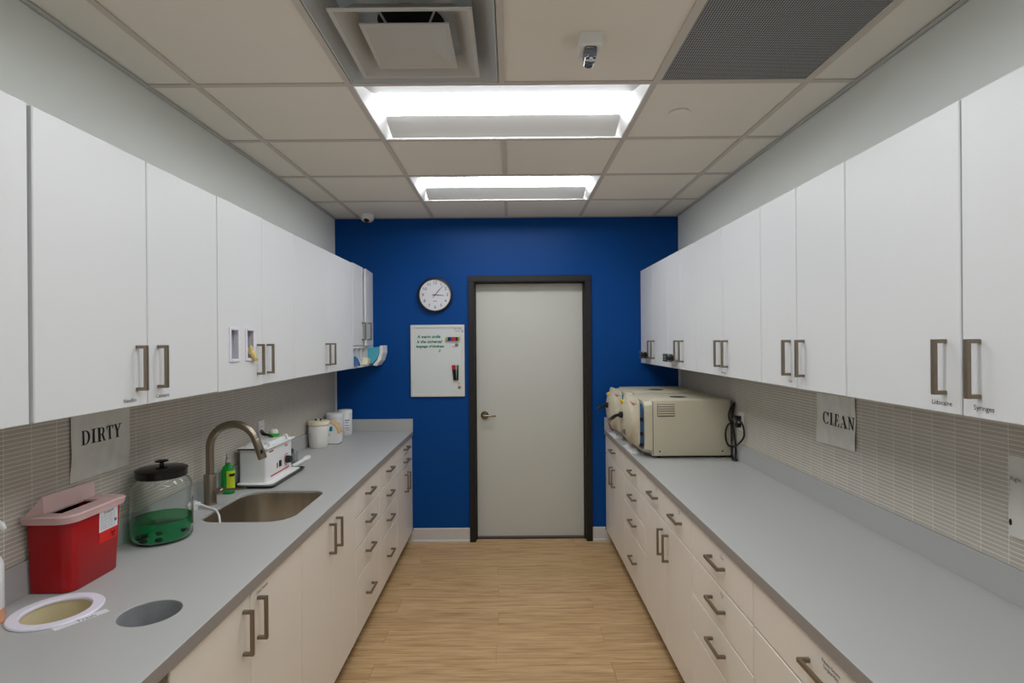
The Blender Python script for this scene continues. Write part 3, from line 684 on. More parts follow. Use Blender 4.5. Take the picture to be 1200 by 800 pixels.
for i, (u_, f_, z_) in enumerate(((-0.070, 0.040, 0.022), (-0.052, 0.058, 0.030), (-0.056, 0.060, 0.013), (-0.008, 0.078, 0.038), (-0.010, 0.080, 0.014), (0.068, 0.042, 0.026))):
    q = MB(); q.sphere((jx + u_*0.844 + f_*0.536, jy + u_*0.536 - f_*0.844, ZT + 0.006 + z_), (0.0135, 0.0125, 0.0085), 14, 8)
    tag(q.build('black_stopper', 'black_plastic', smooth=60), 'small black rubber stopper sunk in the green liquid of the jar', 'stopper', 'black stoppers in the jar')

# ------------------------------------------------------------------ soap bottle
sx_, sy_ = -1.398, 2.715
sb = thing('soap_bottle', (sx_, sy_, ZT), 'green dish soap bottle with yellow label behind the faucet', 'bottle')
q = MB(); q.lathe([(0.028, 0), (0.032, 0.004), (0.033, 0.02), (0.030, 0.06), (0.033, 0.105), (0.030, 0.118), (0.022, 0.132), (0.013, 0.142), (0.012, 0.150)], (sx_, sy_, ZT), 24, sy=0.75); q.build('body', 'green_soap', sb, smooth=40)
q = MB(); q.lathe([(0.0135, 0.150), (0.0135, 0.168), (0.009, 0.172), (0.0085, 0.192), (0.006, 0.197)], (sx_, sy_, ZT), 18); q.build('cap', 'clear_plastic', sb, smooth=40)
q = MB(); loops = []
for z, r in ((0.028, 0.0325), (0.05, 0.0315), (0.07, 0.0312), (0.095, 0.0335), (0.108, 0.0334), (0.114, 0.0318)):
    loops.append([(sx_ + (r+0.0006)*math.cos(math.radians(a)), sy_ + (r+0.0006)*0.75*math.sin(math.radians(a)), ZT+z) for a in range(-80, 21, 10)])
q.loft(loops, cap=(False, False), closed=False); lab = q.build('label', 'soap_label', sb, smooth=60)
q = MB(); q.loft([[(sx_ + (r+0.0012)*math.cos(math.radians(a)), sy_ + (r+0.0012)*0.75*math.sin(math.radians(a)), ZT+z) for a in range(-60, 1, 10)] for z, r in ((0.086, 0.0328), (0.100, 0.0335))], cap=(False, False), closed=False); q.build('label_print', 'ink', lab, smooth=60)

# ------------------------------------------------------------------ tray with ultrasonic cleaner
q = MB(); lp = lambda z, g: [(x, y, z) for x, y in rrect(-1.430+g, -1.208-g, 2.790+g, 3.235-g, 0.03, 5)]
tr = thing('tray', (-1.32, 3.0, ZT), 'flat black tray with a white liner under the ultrasonic cleaner', 'tray')
q.loft([lp(ZT, 0.006), lp(ZT+0.014, -0.004), lp(ZT+0.014, 0.006), lp(ZT+0.008, 0.012)]); q.build('pan', 'black_plastic', tr, smooth=30)
q = MB(); lp2 = lambda z, g: [(x, y, z) for x, y in rrect(-1.424+g, -1.216-g, 2.800+g, 3.226-g, 0.03, 5)]
q.loft([lp2(ZT+0.0082, 0.012), lp2(ZT+0.0155, 0.010), lp2(ZT+0.016, 0.012)]); q.build('liner', 'white_bright', tr, smooth=30)
uc = thing('ultrasonic_cleaner', (-1.335, 3.01, ZT+0.016), 'white ultrasonic cleaner with red markings on the black tray', 'appliance')
X0, X1, Y0, Y1, Z0, Z1 = -1.412, -1.268, 2.850, 3.185, ZT+0.016, 1.108
q = MB(); q.loft([[(x, y, z) for x, y in rrect(X0, X1, Y0, Y1, 0.016, 5)] for z in (Z0, Z1)]); q.build('housing', 'white_plastic', uc, smooth=40)
q = MB(); q.box(X0-0.008, X1+0.012, Y0-0.014, Y1+0.018, Z1, Z1+0.010, bevel=0.003); q.loft([[(x, y, z) for x, y in rrect(X0+0.01+g, X1-0.01-g, Y0+0.02+g, Y1-0.03-g, 0.02, 5)] for z, g in ((Z1+0.010, 0), (Z1+0.024, 0.012))])
ucl = q.build('lid', 'white_plastic', uc, smooth=35)
q = MB(); q.box(X0+0.0, X1-0.05, Y0-0.016, Y0-0.006, Z1+0.001, Z1+0.008); q.build('lid_seal', 'black_plastic', ucl)
for yy in (Y0+0.04, Y1-0.06):
    q = MB(); q.tube([(X1-0.03, yy, Z1+0.009), (X1-0.025, yy+0.003, Z1+0.030), (X1-0.008, yy+0.006, Z1+0.030), (X1-0.002, yy+0.008, Z1+0.009)], 0.006, 8); q.build('lid_handle', 'white_plastic', ucl, smooth=50)
q = MB(); fx_ = X1+0.0008
def fp(y0, y1, z0, z1): q.box(X1-0.0005, fx_, y0, y1, z0, z1)
fp(2.885, 2.935, 1.085, 1.092); fp(3.08, 3.12, 1.088, 1.092); fp(3.09, 3.125, 1.080, 1.084); fp(2.90, 3.14, 0.955, 0.962); q.build('red_marking', 'red_print', uc)
q = MB(); q.box(X1-0.0005, X1+0.004, 3.005, 3.030, 0.985, 1.018); q.build('power_switch', 'frame_black', uc)
q = MB(); q.box(X1-0.0005, X1+0.001, 2.975, 2.990, 0.985, 1.012); q.build('switch_mark', 'red_print', uc)
q = MB(); q.cyl((X1-0.001, 3.105, 1.006), (X1+0.028, 3.105, 1.006), 0.022, 20, 0.019); q.build('timer_knob', 'black_plastic', uc, smooth=40)
q = MB()
A = [(fx_, 3.105+0.034*math.cos(a), 1.006+0.034*math.sin(a)) for a in [math.radians(60+10*i) for i in range(21)]]; B = [(fx_, 3.105+0.028*math.cos(a), 1.006+0.028*math.sin(a)) for a in [math.radians(60+10*i) for i in range(21)]]
for i in range(20): q.poly([A[i], A[i+1], B[i+1], B[i]])
q.build('timer_scale', 'red_print', uc)
q = MB(); q.poly([(-1.287, Y0-0.0008, 1.094), (-1.275, Y0-0.0008, 1.094), (-1.281, Y0-0.0008, 1.106)]); q.build('warning_triangle', 'yellow', uc)
# things on and around the cleaner
gb = thing('small_jar', (-1.345, 3.12, Z1+0.0245), 'small clear jar with a bright green band on the cleaner lid', 'jar')
q = MB(); q.lathe([(0.028, 0), (0.030, 0.002), (0.030, 0.016), (0.028, 0.018)], (-1.345, 3.12, Z1+0.0245), 24); q.build('green_band', 'green_lid', gb, smooth=40)
q = MB(); q.lathe([(0.024, 0.018), (0.024, 0.028), (0.018, 0.038), (0.008, 0.041)], (-1.345, 3.12, Z1+0.0245), 20); q.build('dome', 'white_bright', gb, smooth=50)
q = MB(); q.tube([(-1.428, 3.15, 1.158), (-1.405, 3.11, 1.156), (-1.385, 3.08, 1.152), (-1.350, 3.07, 1.146), (-1.325, 3.06, 1.1375)], [0.009, 0.011, 0.010, 0.005, 0.004], 8)
tag(q.build('power_plug', 'black_plastic', smooth=50), 'black power plug and cord lying on the cleaner lid', 'plug')
q = MB(); q.cyl((-1.288, 3.235, ZT+0.012), (-1.285, 3.47, ZT+0.012), 0.012, 14, 0.010); wrd = MB(); q.box(-1.302, -1.272, 3.43, 3.50, ZT, ZT+0.026, bevel=0.006); wrd.bm.free()
tag(q.build('white_handpiece', 'white_bright', smooth=40), 'white handpiece lying on the worktop past the tray', 'tool')
cu = thing('beaker', (-1.335, 3.36, ZT), 'small clear beaker with metal insert beside the ultrasonic cleaner', 'beaker')
q = MB(); q.lathe([(0.030, 0), (0.032, 0.003), (0.033, 0.078), (0.0315, 0.078), (0.0305, 0.004)], (-1.335, 3.36, ZT), 24); q.build('glass_wall', 'clear_plastic', cu, smooth=40)
q = MB(); q.cyl((-1.335, 3.36, ZT+0.006), (-1.335, 3.36, ZT+0.065), 0.020, 16); q.build('insert', 'lock_silver', cu, smooth=40)
q = MB(); q.cyl((-1.338, 3.362, ZT+0.065), (-1.340, 3.364, ZT+0.092), 0.009, 12); q.build('insert_cap', 'autoclave_dark', cu, smooth=40)

# outlets
def outlet(s, y, z, label):
    Xw = (XL if s < 0 else XR) - s*0.0078
    t_ = thing('wall_outlet', (Xw, y, z-0.057), label, 'outlet', 'white wall outlets')
    q = MB(); q.box(Xw, Xw - s*0.006, y-0.036, y+0.036, z-0.057, z+0.057, bevel=0.002); q.build('cover_plate', 'white_plastic', t_)
    for dz in (-0.022, 0.022):
        q = MB(); q.box(Xw - s*0.006, Xw - s*0.008, y-0.016, y+0.016, z+dz-0.014, z+dz+0.014, bevel=0.001); r_ = q.build('receptacle', 'white_bright', t_)
        q = MB()
        for dy in (-0.006, 0.006): q.box(Xw - s*0.0079, Xw - s*0.0083, y+dy-0.001, y+dy+0.001, z+dz-0.004, z+dz+0.006)
        q.build('slot', 'black_plastic', r_)
outlet(-1, 3.17, 1.158, 'white wall outlet behind the ultrasonic cleaner')
outlet(1, 3.32, 1.165, 'white wall outlet with black plugs beside the nearer sterilizer')

# ------------------------------------------------------------------ canisters at the far left
cn = thing('lidded_canister', (-1.361, 3.895, ZT), 'white bag-lined canister with cream lid, nearest of the canisters', 'canister')
c0 = (-1.361, 3.895, ZT); q = MB(); loops = []
for z, r in ((0, 0.058), (0.004, 0.062), (0.05, 0.065), (0.10, 0.069), (0.145, 0.072), (0.152, 0.066), (0.166, 0.066)):
    loops.append([(c0[0] + (r + (0.003*math.sin(5*a_+z*40) + 0.002*math.sin(9*a_-z*60) if 0.01 < z < 0.15 else 0))*math.cos(a_), c0[1] + (r + (0.003*math.sin(5*a_+z*40) if 0.01 < z < 0.15 else 0))*math.sin(a_), c0[2]+z) for a_ in [2*PI*i/40 for i in range(40)]])
q.loft(loops); q.build('body', 'bag_white', cn, smooth=60)
q = MB(); q.lathe([(0.072, 0.160), (0.074, 0.162), (0.074, 0.180), (0.070, 0.186), (0.02, 0.190)], c0, 40); cl_ = q.build('lid', 'cream_plastic', cn, smooth=35)
for d in (-0.016, 0.018):
    q = MB(); q.cyl((c0[0]+d, c0[1]-0.01, ZT+0.188), (c0[0]+d, c0[1]-0.01, ZT+0.202), 0.006, 10); q.build('lid_peg', 'frame_black', cl_, smooth=40)
q = MB(); q.cyl((c0[0]+0.001, c0[1]-0.01, ZT+0.188), (c0[0]+0.001, c0[1]-0.01, ZT+0.203), 0.008, 12); q.build('lid_knob', 'cream_plastic', cl_, smooth=40)
tp_ = thing('tissue_pack', (-1.308, 4.03, ZT), 'white arched pack with teal square and orange band between the canisters', 'pack')
ar = [(-1.371, 0.004), (-1.254, 0.004), (-1.254, 0.075)] + [(-1.331 + 0.077*math.cos(math.radians(a)), 0.075+0.085*math.sin(math.radians(a))) for a in range(10, 100, 10)] + [(-1.371, 0.160)]
q = MB(); q.loft([[(x, yy, ZT+z) for x, z in ar] for yy in (4.000, 4.085)]); q.build('box', 'white_bright', tp_)
q = MB(); A = [(-1.331 + 0.078*math.cos(math.radians(a)), 0.075+0.087*math.sin(math.radians(a))) for a in range(0, 95, 9)]; B = [(-1.331 + 0.070*math.cos(math.radians(a)), 0.075+0.078*math.sin(math.radians(a))) for a in range(0, 95, 9)]
q.loft([[(x, yy, ZT+z) for x, z in A + B[::-1]] for yy in (3.9985, 4.087)]); q.build('arch_band', 'orange_pale', tp_)
q = MB(); q.box(-1.338, -1.298, 3.9985, 4.0005, ZT+0.095, ZT+0.128); q.build('teal_print', 'teal', tp_)
q = MB(); q.cyl((-1.326, 4.0005, ZT+0.068), (-1.326, 3.9988, ZT+0.068), 0.010, 14); q.build('badge', 'orange_pale', tp_)
q = MB(); q.box(-1.371, -1.252, 3.999, 4.086, ZT, ZT+0.004); q.build('sole', 'frame_black', tp_)
def wipes(x, y, r, h, label):
    t_ = thing('wipes_canister', (x, y, ZT), label, 'canister', 'white wipes canisters')
    q = MB(); q.lathe([(r*0.96, 0), (r, 0.003), (r, h-0.03), (r*0.985, h-0.029)], (x, y, ZT), 36); b = q.build('tub', 'white_plastic', t_, smooth=40)
    q = MB(); q.lathe([(r*1.01, h-0.028), (r*1.015, h-0.004), (r*0.97, h), (r*0.5, h+0.001)], (x, y, ZT), 36); q.build('lid', 'white_bright', t_, smooth=35)
    q = MB(); loops = []
    for (a0, a1, z0, z1) in ((-75, -35, 0.115, 0.122), (-70, -45, 0.098, 0.104), (-72, -40, 0.075, 0.080), (-72, -35, 0.055, 0.060), (-65, -38, 0.040, 0.044)):
        q.loft([[(x + (r+0.0006)*math.cos(math.radians(a0 + (a1-a0)*i/6)), y + (r+0.0006)*math.sin(math.radians(a0 + (a1-a0)*i/6)), ZT+z) for i in range(7)] for z in (z0, z1)], cap=(False, False), closed=False)
    q.build('label_print', 'ink_grey', b, smooth=60)
wipes(-1.360, 4.245, 0.062, 0.195, 'white wipes canister standing behind the arched pack')
wipes(-1.335, 4.430, 0.055, 0.198, 'white wipes canister farthest back against the blue wall')

# left edge: pump bottle and wall dispenser
pbt = thing('pump_bottle', (-1.392, 1.452, ZT), 'translucent pump bottle with orange residue at the left photo edge', 'bottle')
q = MB(); q.lathe([(0.036, 0), (0.039, 0.004), (0.039, 0.150), (0.034, 0.170), (0.016, 0.186), (0.016, 0.20)], (-1.392, 1.452, ZT), 32); pbo = q.build('body', 'white_plastic', pbt, smooth=40)
q = MB(); q.lathe([(0.0394, 0.003), (0.0396, 0.005), (0.0396, 0.038), (0.0394, 0.040)], (-1.392, 1.452, ZT), 32); q.build('orange_residue', 'amber_liquid', pbo, smooth=40)
q = MB(); q.lathe([(0.018, 0.20), (0.018, 0.22), (0.006, 0.224), (0.006, 0.262)], (-1.392, 1.452, ZT), 16); q.tube([(-1.41, 1.452, ZT+0.268), (-1.375, 1.455, ZT+0.272), (-1.352, 1.458, ZT+0.262), (-1.345, 1.459, ZT+0.250)], [0.014, 0.013, 0.009, 0.006], 12); q.build('pump', 'white_bright', pbt, smooth=50)
wd = thing('wall_dispenser', (XL+0.0075, 1.44, 1.28), 'white round-ended dispenser on the tiles at the left photo edge', 'dispenser')
q = MB(); q.loft([[(x, y, z) for y, z in rrect(1.36-g, 1.515-0.012+g, 1.270-g, 1.375+g, 0.045, 6)] for x, g in ((XL+0.0075, 0.0), (XL+0.05, 0.0), (XL+0.062, -0.012))]); q.build('shell', 'white_plastic', wd, smooth=40)
q = MB(); q.box(XL+0.0615, XL+0.066, 1.40, 1.46, 1.285, 1.315, bevel=0.002); q.build('push_button', 'white_bright', wd)

# ------------------------------------------------------------------ paper signs
def arc(cx, cy, ro, so, ri, si, a0, a1, n=14):
    out = []
    for i in range(n):
        a, b = math.radians(a0 + (a1-a0)*i/n), math.radians(a0 + (a1-a0)*(i+1)/n)
        out.append([(cx+ro*math.cos(a), cy+so*math.sin(a)), (cx+ro*math.cos(b), cy+so*math.sin(b)), (cx+ri*math.cos(b), cy+si*math.sin(b)), (cx+ri*math.cos(a), cy+si*math.sin(a))])
    return out
def rc(x0, y0, x1, y1): return [(x0, y0), (x1, y0), (x1, y1), (x0, y1)]
T = 0.05
GLYPH = {
 'I': (0.42, [rc(.125, 0, .295, 1), rc(0, 0, .42, T), rc(0, 1-T, .42, 1)]),
 'D': (0.84, [rc(.1, 0, .27, 1), rc(0, 0, .36, T), rc(0, 1-T, .36, 1)] + arc(.34, .5, .46, .5, .28, .45, -90, 90)),
 'R': (0.84, [rc(.1, 0, .27, 1), rc(0, 0, .37, T), rc(0, 1-T, .38, 1), rc(.27, .47, .40, .52), [(.36, .5), (.52, .5), (.80, 0), (.61, 0)], rc(.60, 0, .88, T)] + arc(.38, .735, .28, .265, .11, .215, -90, 90)),
 'T': (0.76, [rc(.295, 0, .465, 1), rc(0, 1-T, .76, 1), rc(.2, 0, .56, T), [(0, .95), (0, .74), (.035, .74), (.11, .95)], [(.76, .95), (.65, .95), (.725, .74), (.76, .74)]]),
 'Y': (0.86, [rc(.34, 0, .51, .47), [(.08, 1), (.27, 1), (.51, .47), (.34, .44)], [(.69, 1), (.76, 1), (.51, .46), (.45, .50)], rc(0, 1-T, .36, 1), rc(.57, 1-T, .86, 1), rc(.24, 0, .61, T)]),
 'C': (0.82, arc(.43, .5, .43, .52, .25, .47, 38, 322, 22) + [rc(.73, .66, .77, 1.0), rc(.70, .70, .77, .80)]),
 'L': (0.70, [rc(.1, 0, .27, 1), rc(0, 1-T, .38, 1), rc(0, 0, .64, T), [(.64, 0), (.68, .30), (.645, .30), (.52, T)]]),
 'E': (0.72, [rc(.1, 0, .27, 1), rc(0, 1-T, .62, 1), [(.62, 1), (.50, .95), (.595, .74), (.63, .74)], rc(.27, .48, .46, .53), rc(.44, .37, .48, .64), rc(0, 0, .64, T), [(.64, 0), (.68, .28), (.645, .28), (.52, T)]]),
 'A': (0.86, [[(.10, 0), (.16, 0), (.43, .90), (.40, 1)], [(.36, 1), (.46, 1), (.80, 0), (.60, 0)], rc(.20, .30, .62, .35), rc(0, 0, .27, T), rc(.51, 0, .88, T)]),
 'N': (0.86, [rc(.12, 0, .18, 1), rc(.69, 0, .75, 1), [(.05, 1), (.25, 1), (.75, .10), (.75, 0), (.67, 0)], rc(0, 1-T, .2, 1), rc(.02, 0, .29, T), rc(.58, 1-T, .86, 1)]),
}
def ripple(y, z, ph): return 0.0042 + 0.0024*math.sin(y*46 + z*9 + ph + 0.8*math.sin(z*25)) + 0.0010*math.sin(y*110 - z*40 + ph)
def sign(s, y0, y1, z0, z1, word, label, h, yc, zc, ph, slant=0.0):
    """sheet on the side wall; u runs along the reading direction"""
    Xw = (XL if s < 0 else XR) - s*0.0078
    t_ = thing('paper_sign', (Xw, (y0+y1)/2, z0), label, 'sign', 'paper signs on the tiles')
    q = MB(); N = 22; K = 12; grid = []
    for layer in (0, 1):
        g = []
        for i in range(N+1):
            for j in range(K+1):
                y_ = y0 + (y1-y0)*i/N; z_ = z0 + (z1-z0)*j/K + slant*(i/N-0.5)*(1-j/K)
                g.append(q.bm.verts.new((Xw - s*(ripple(y_, z_, ph) - 0.0006*(1-layer)), y_, z_)))
        for i in range(N):
            for j in range(K):
                a = i*(K+1)+j; q.bm.faces.new((g[a], g[a+1], g[a+K+2], g[a+K+1]))
        grid.append(g)
    sheet = q.build('sheet', 'paper', t_, smooth=60)
    if word:
        q = MB(); tot = sum(GLYPH[c][0] + 0.10 for c in word) - 0.10; u = -tot/2*h; d = 1 if s < 0 else -1
        for c in word:
            wdt, polys = GLYPH[c]
            for p in [pp for pp in polys] + [[(a+0.035, b) for a, b in pp] for pp in polys]:
                P = []
                for (a, b) in p:
                    y_ = yc + d*(u + a*h); z_ = zc + (b-0.5)*h*1.06
                    P.append((Xw - s*(ripple(y_, z_, ph) + 0.0008), y_, z_))
                q.poly(P)
            u += (wdt + 0.10)*h
        q.build('lettering', 'ink', sheet, normals=False)
    return t_, sheet, Xw
sign(-1, 1.797, 2.073, 1.207, 1.424, 'DIRTY', 'paper sign lettered DIRTY in a plastic sleeve on the tiles', 0.046, 1.938, 1.346, 0.3)
sign(1, 2.220, 2.500, 1.200, 1.418, 'CLEAN', 'paper sign lettered CLEAN in a plastic sleeve on the tiles', 0.050, 2.338, 1.312, 1.7, slant=-0.01)
t_, sheet, Xw = sign(1, 1.262, 1.537, 1.110, 1.332, None, 'cropped instruction sheet on the tiles at the right photo edge', 0.05, 0, 0, 4.0)
for body, size, y_, z_ in (('Right', 0.016, 1.512, 1.270), ('KODAK' if False else 'Clean side', 0.018, 1.42, 1.29), ('instruments only', 0.014, 1.42, 1.262), ('wipe before use', 0.014, 1.42, 1.20)):
    print_text('lettering', body, size, (Xw-0.0085, y_, z_), U_R, UP, 'ink', sheet)
q = MB(); q.sphere((Xw-0.0052, 1.531, 1.147), (0.0030, 0.005, 0.010), 12, 8); q.build('hole_mark', 'ink', sheet)

# ------------------------------------------------------------------ sterilizers
AY0, AY1, AZ1 = 3.425, 3.925, 1.284
au = thing('sterilizer', (1.12, (AY0+AY1)/2, ZT), 'beige table-top sterilizer, nearer of the two', 'sterilizer', 'table-top sterilizers')
q = MB(); q.box(0.880, 1.368, AY0, AY1, ZT+0.016, AZ1, bevel=0.004, seg=2)
body = q.build('body', 'autoclave', au, smooth=40)
for dy in (AY0+0.05, AY1-0.05):
    for x_ in (0.93, 1.33):
        q = MB(); q.cyl((x_, dy, ZT), (x_, dy, ZT+0.017), 0.016, 14); q.build('foot', 'black_plastic', au, smooth=40)
# near side louvres
q = MB(); q.box(0.910, 1.018, AY0-0.0015, AY0+0.002, 1.184, 1.262); q.build('louvre_shade', 'louvre_shadow', body)  # added darker sheet, paints the shade between the slats
for i in range(5):
    z_ = 1.248 - 0.0145*i
    q = MB(); q.loft([[(x_, AY0-0.001, z_), (x_, AY0-0.007, z_+0.001), (x_, AY0-0.005, z_+0.0095), (x_, AY0-0.001, z_+0.0105)] for x_ in (0.912, 1.016)]); q.build('louvre', 'autoclave', body)
for x_ in (0.925, 1.315):
    q = MB(); q.cyl((x_, AY0+0.001, ZT+0.045), (x_, AY0-0.003, ZT+0.045), 0.005, 10); q.build('screw', 'autoclave_dark', body)
q = MB(); q.box(0.8815, 0.8850, AY0-0.0008, AY0+0.003, ZT+0.024, AZ1-0.006); q.build('panel_seam', 'autoclave_dark', body)
# top filler recess
q = MB(); q.lathe([(0.055, 0.0005), (0.050, 0.002), (0.046, 0.0012)], (1.10, AY0+0.2, AZ1), 28); q.build('filler_cap', 'autoclave_dark', body, smooth=40)
# front bezel, sloping out towards the door
cyA, czA = (AY0+AY1)/2 - 0.002, 1.132
def sqloop(x, y0, y1, z0, z1, n=40, c=0.3):
    out = []; cy, cz = (y0+y1)/2, (z0+z1)/2
    for i in range(n):
        a = 2*PI*(i+0.5)/n; ca, sa = math.cos(a), math.sin(a); p = 9.0
        r = (abs(ca)**p + abs(sa)**p) ** (-1/p) if p < 20 else 1; out.append((x, cy + (y1-y0)/2*r*ca, cz + (z1-z0)/2*r*sa))
    return out
def disc(x, r, n=40, cy=None, cz=None, zs=1.0): return [(x, (cy or cyA) + r*math.cos(2*PI*(i+0.5)/n), (cz or czA) + zs*r*math.sin(2*PI*(i+0.5)/n)) for i in range(n)]
q = MB(); q.loft([sqloop(0.882, AY0, AY1, ZT+0.020, AZ1), sqloop(0.834, AY0+0.012, AY1-0.014, ZT+0.030, AZ1-0.008), sqloop(0.834, AY0+0.035, AY1-0.035, ZT+0.055, AZ1-0.034), sqloop(0.870, AY0+0.045, AY1-0.045, ZT+0.065, AZ1-0.045)]); q.build('bezel', 'autoclave', au)
# blue strip seen in the gap behind the door
q = MB(); q.loft([sqloop(0.8335, AY0+0.026, AY1-0.03, ZT+0.046, AZ1-0.026), sqloop(0.803, AY0+0.034, AY1-0.034, ZT+0.070, AZ1-0.026)]); q.build('door_seal', 'blue_tape', au, smooth=20)
for z_ in (1.165, 1.075, 1.005):
    q = MB(); q.box(0.806, 0.828, AY0+0.018, AY0+0.045, z_-0.011, z_+0.011, bevel=0.003); q.build('hinge', 'black_plastic', au)
# door cover: square plate blending into a raised round face
DZ0 = 0.982
q = MB(); q.loft([sqloop(0.810, AY0+0.026, AY1-0.02, DZ0+0.004, AZ1), sqloop(0.807, AY0+0.020, AY1-0.016, DZ0, AZ1+0.005), sqloop(0.798, AY0+0.021, AY1-0.017, DZ0+0.001, AZ1+0.004),
                  disc(0.782, 0.224, zs=0.655), disc(0.764, 0.192, zs=0.65), disc(0.752, 0.140, zs=0.65), disc(0.745, 0.080, zs=0.65), disc(0.743, 0.03)])
dc = q.build('door_cover', 'autoclave', au, smooth=12)
q = MB(); q.cyl((0.744, cyA-0.005, 1.165), (0.722, cyA-0.005, 1.165), 0.021, 20); hb = q.build('latch_hub', 'black_plastic', dc, smooth=40)
q = MB(); q.tube([(0.726, cyA-0.005, 1.165), (0.706, cyA+0.03, 1.155), (0.692, cyA+0.09, 1.130), (0.689, cyA+0.115, 1.122)], [0.010, 0.011, 0.014, 0.011], 12); q.build('latch_lever', 'black_plastic', hb, smooth=50)
q = MB(); q.cyl((0.770, 3.735, 1.240), (0.7545, 3.730, 1.234), 0.021, 20); q.build('yellow_sticker', 'yellow', dc, smooth=40)
q = MB(); q.cyl((0.758, 3.62, 1.062), (0.7475, 3.614, 1.058), 0.020, 20); q.build('round_badge', 'grey_mid', dc, smooth=40)
q = MB(); q.mesh(text_mesh('Tuttnauer', 0.028, bold=0.0008), frame_matrix((0.7845, 3.520, 1.253), (0.17, -0.985, 0), (0.14, 0, 0.99))); q.build('maker_print', 'red_print', dc, normals=False)
au2 = copy_tree(au, (0, 0.545, 0)); au2['label'] = 'beige table-top sterilizer, farther one by the blue wall'

# cloths below the doors
def cloth(name, cx, cy, sx, sy, h, rot, label, mark=False):
    q = MB(); n = 14; k = 10; top = []; bot = []
    for i in range(n+1):
        for j in range(k+1):
            u, v = i/n*2-1, j/k*2-1; ed = max(0, 1-max(abs(u), abs(v))**4)
            top.append(q.bm.verts.new((cx + sx*u*(1+0.07*math.sin(5*v+rot)), cy + sy*v*(1+0.06*math.sin(4*u+rot)), ZT + 0.003 + h*ed*(0.55 + 0.3*math.sin(5*u+2*v+rot) + 0.15*math.sin(9*v+u)))))
            bot.append(q.bm.verts.new((top[-1].co.x, top[-1].co.y, ZT+0.0003)))
    for i in range(n):
        for j in range(k):
            a = i*(k+1)+j; q.bm.faces.new((top[a], top[a+k+1], top[a+k+2], top[a+1])); q.bm.faces.new((bot[a], bot[a+1], bot[a+k+2], bot[a+k+1]))
    rim = [j for j in range(k+1)] + [i*(k+1)+k for i in range(1, n+1)] + [n*(k+1)+j for j in range(k-1, -1, -1)] + [i*(k+1) for i in range(n-1, 0, -1)]
    for a, b in zip(rim, rim[1:] + rim[:1]): q.bm.faces.new((top[a], top[b], bot[b], bot[a]))
    o = tag(q.build(name, 'cloth_white', smooth=70), label, 'cloth', 'folded white cloths')
    if mark:
        for dx, dy in ((-0.02, -0.03), (0.01, -0.055)):
            m_ = MB(); m_.box(cx+dx-0.012, cx+dx+0.012, cy+dy-0.004, cy+dy+0.004, ZT+0.003+h*0.9, ZT+0.0035+h*0.95); m_.build('print', 'red_print', o)
    return o
cloth('folded_cloth', 0.822, 4.27, 0.042, 0.13, 0.030, 0.4, 'white cloth under the door of the farther sterilizer')
cloth('folded_cloth', 0.826, 3.72, 0.044, 0.14, 0.024, 2.0, 'white cloth with red print under the door of the nearer sterilizer', True)
q = MB(); q.tube([(0.80, 4.40, 1.04), (0.785, 4.42, 1.00), (0.800, 4.43, 0.955), (0.83, 4.40, 0.928), (0.86, 4.42, 0.926)], 0.005, 8)
tag(q.build('red_cord', 'red_print', smooth=60), 'thin red cord hanging under the farther sterilizer door', 'cord')
# black cords
def cr(pts, n=8):
    P = [Vector(p) for p in pts]; out = []
    for i in range(len(P)-1):
        p0, p1, p2, p3 = P[max(i-1, 0)], P[i], P[i+1], P[min(i+2, len(P)-1)]
        for k in range(n):
            t = k/n; out.append(0.5*((2*p1) + (p2-p0)*t + (2*p0-5*p1+4*p2-p3)*t*t + (3*p1-p0-3*p2+p3)*t**3))
    return out + [P[-1]]
ox = XR-0.0158
def plug_cord(pts, plug, label, owner):
    t_ = inst('power_cord', None, owner, (1.36, 3.39, ZT)); t_['label'] = label
    q = MB(); q.tube(cr(pts), 0.0055, 10); q.build('cable', 'black_plastic', t_, smooth=60)
    q = MB(); q.box(ox-0.030, ox, plug[0]-0.014, plug[0]+0.014, plug[1]-0.013, plug[1]+0.013, bevel=0.004, seg=2); q.build('plug', 'black_plastic', t_)
plug_cord([(ox-0.028, 3.32, 1.187), (1.345, 3.335, 1.20), (1.352, 3.36, 1.185), (1.372, 3.40, 1.205), (1.385, 3.415, 1.26), (1.378, 3.40, 1.262), (1.360, 3.405, 1.235), (1.348, 3.405, 1.195), (1.352, 3.40, 1.160), (1.375, 3.415, 1.145), (1.386, 3.46, 1.12), (1.386, 3.60, 1.05)], (3.32, 1.187), 'black power cord in the upper socket, small loop beside the nearer sterilizer', au)
plug_cord([(ox-0.028, 3.32, 1.143), (1.36, 3.30, 1.175), (1.385-0.01, 3.27, 1.155), (1.380, 3.26, 1.09), (1.370, 3.30, 1.04), (1.358, 3.36, 1.005), (1.340, 3.40, 1.01), (1.328, 3.405, 1.05), (1.330, 3.405, 1.10), (1.345, 3.405, 1.135), (1.365, 3.40, 1.135), (1.378, 3.40, 1.08), (1.380, 3.385, 1.0), (1.372, 3.37, 0.94), (1.365, 3.33, 0.929), (1.350, 3.36, 0.929), (1.372, 3.41, 0.932), (1.384, 3.50, 0.932)], (3.32, 1.143), 'black power cord in the lower socket, big loop trailing onto the worktop', au2)

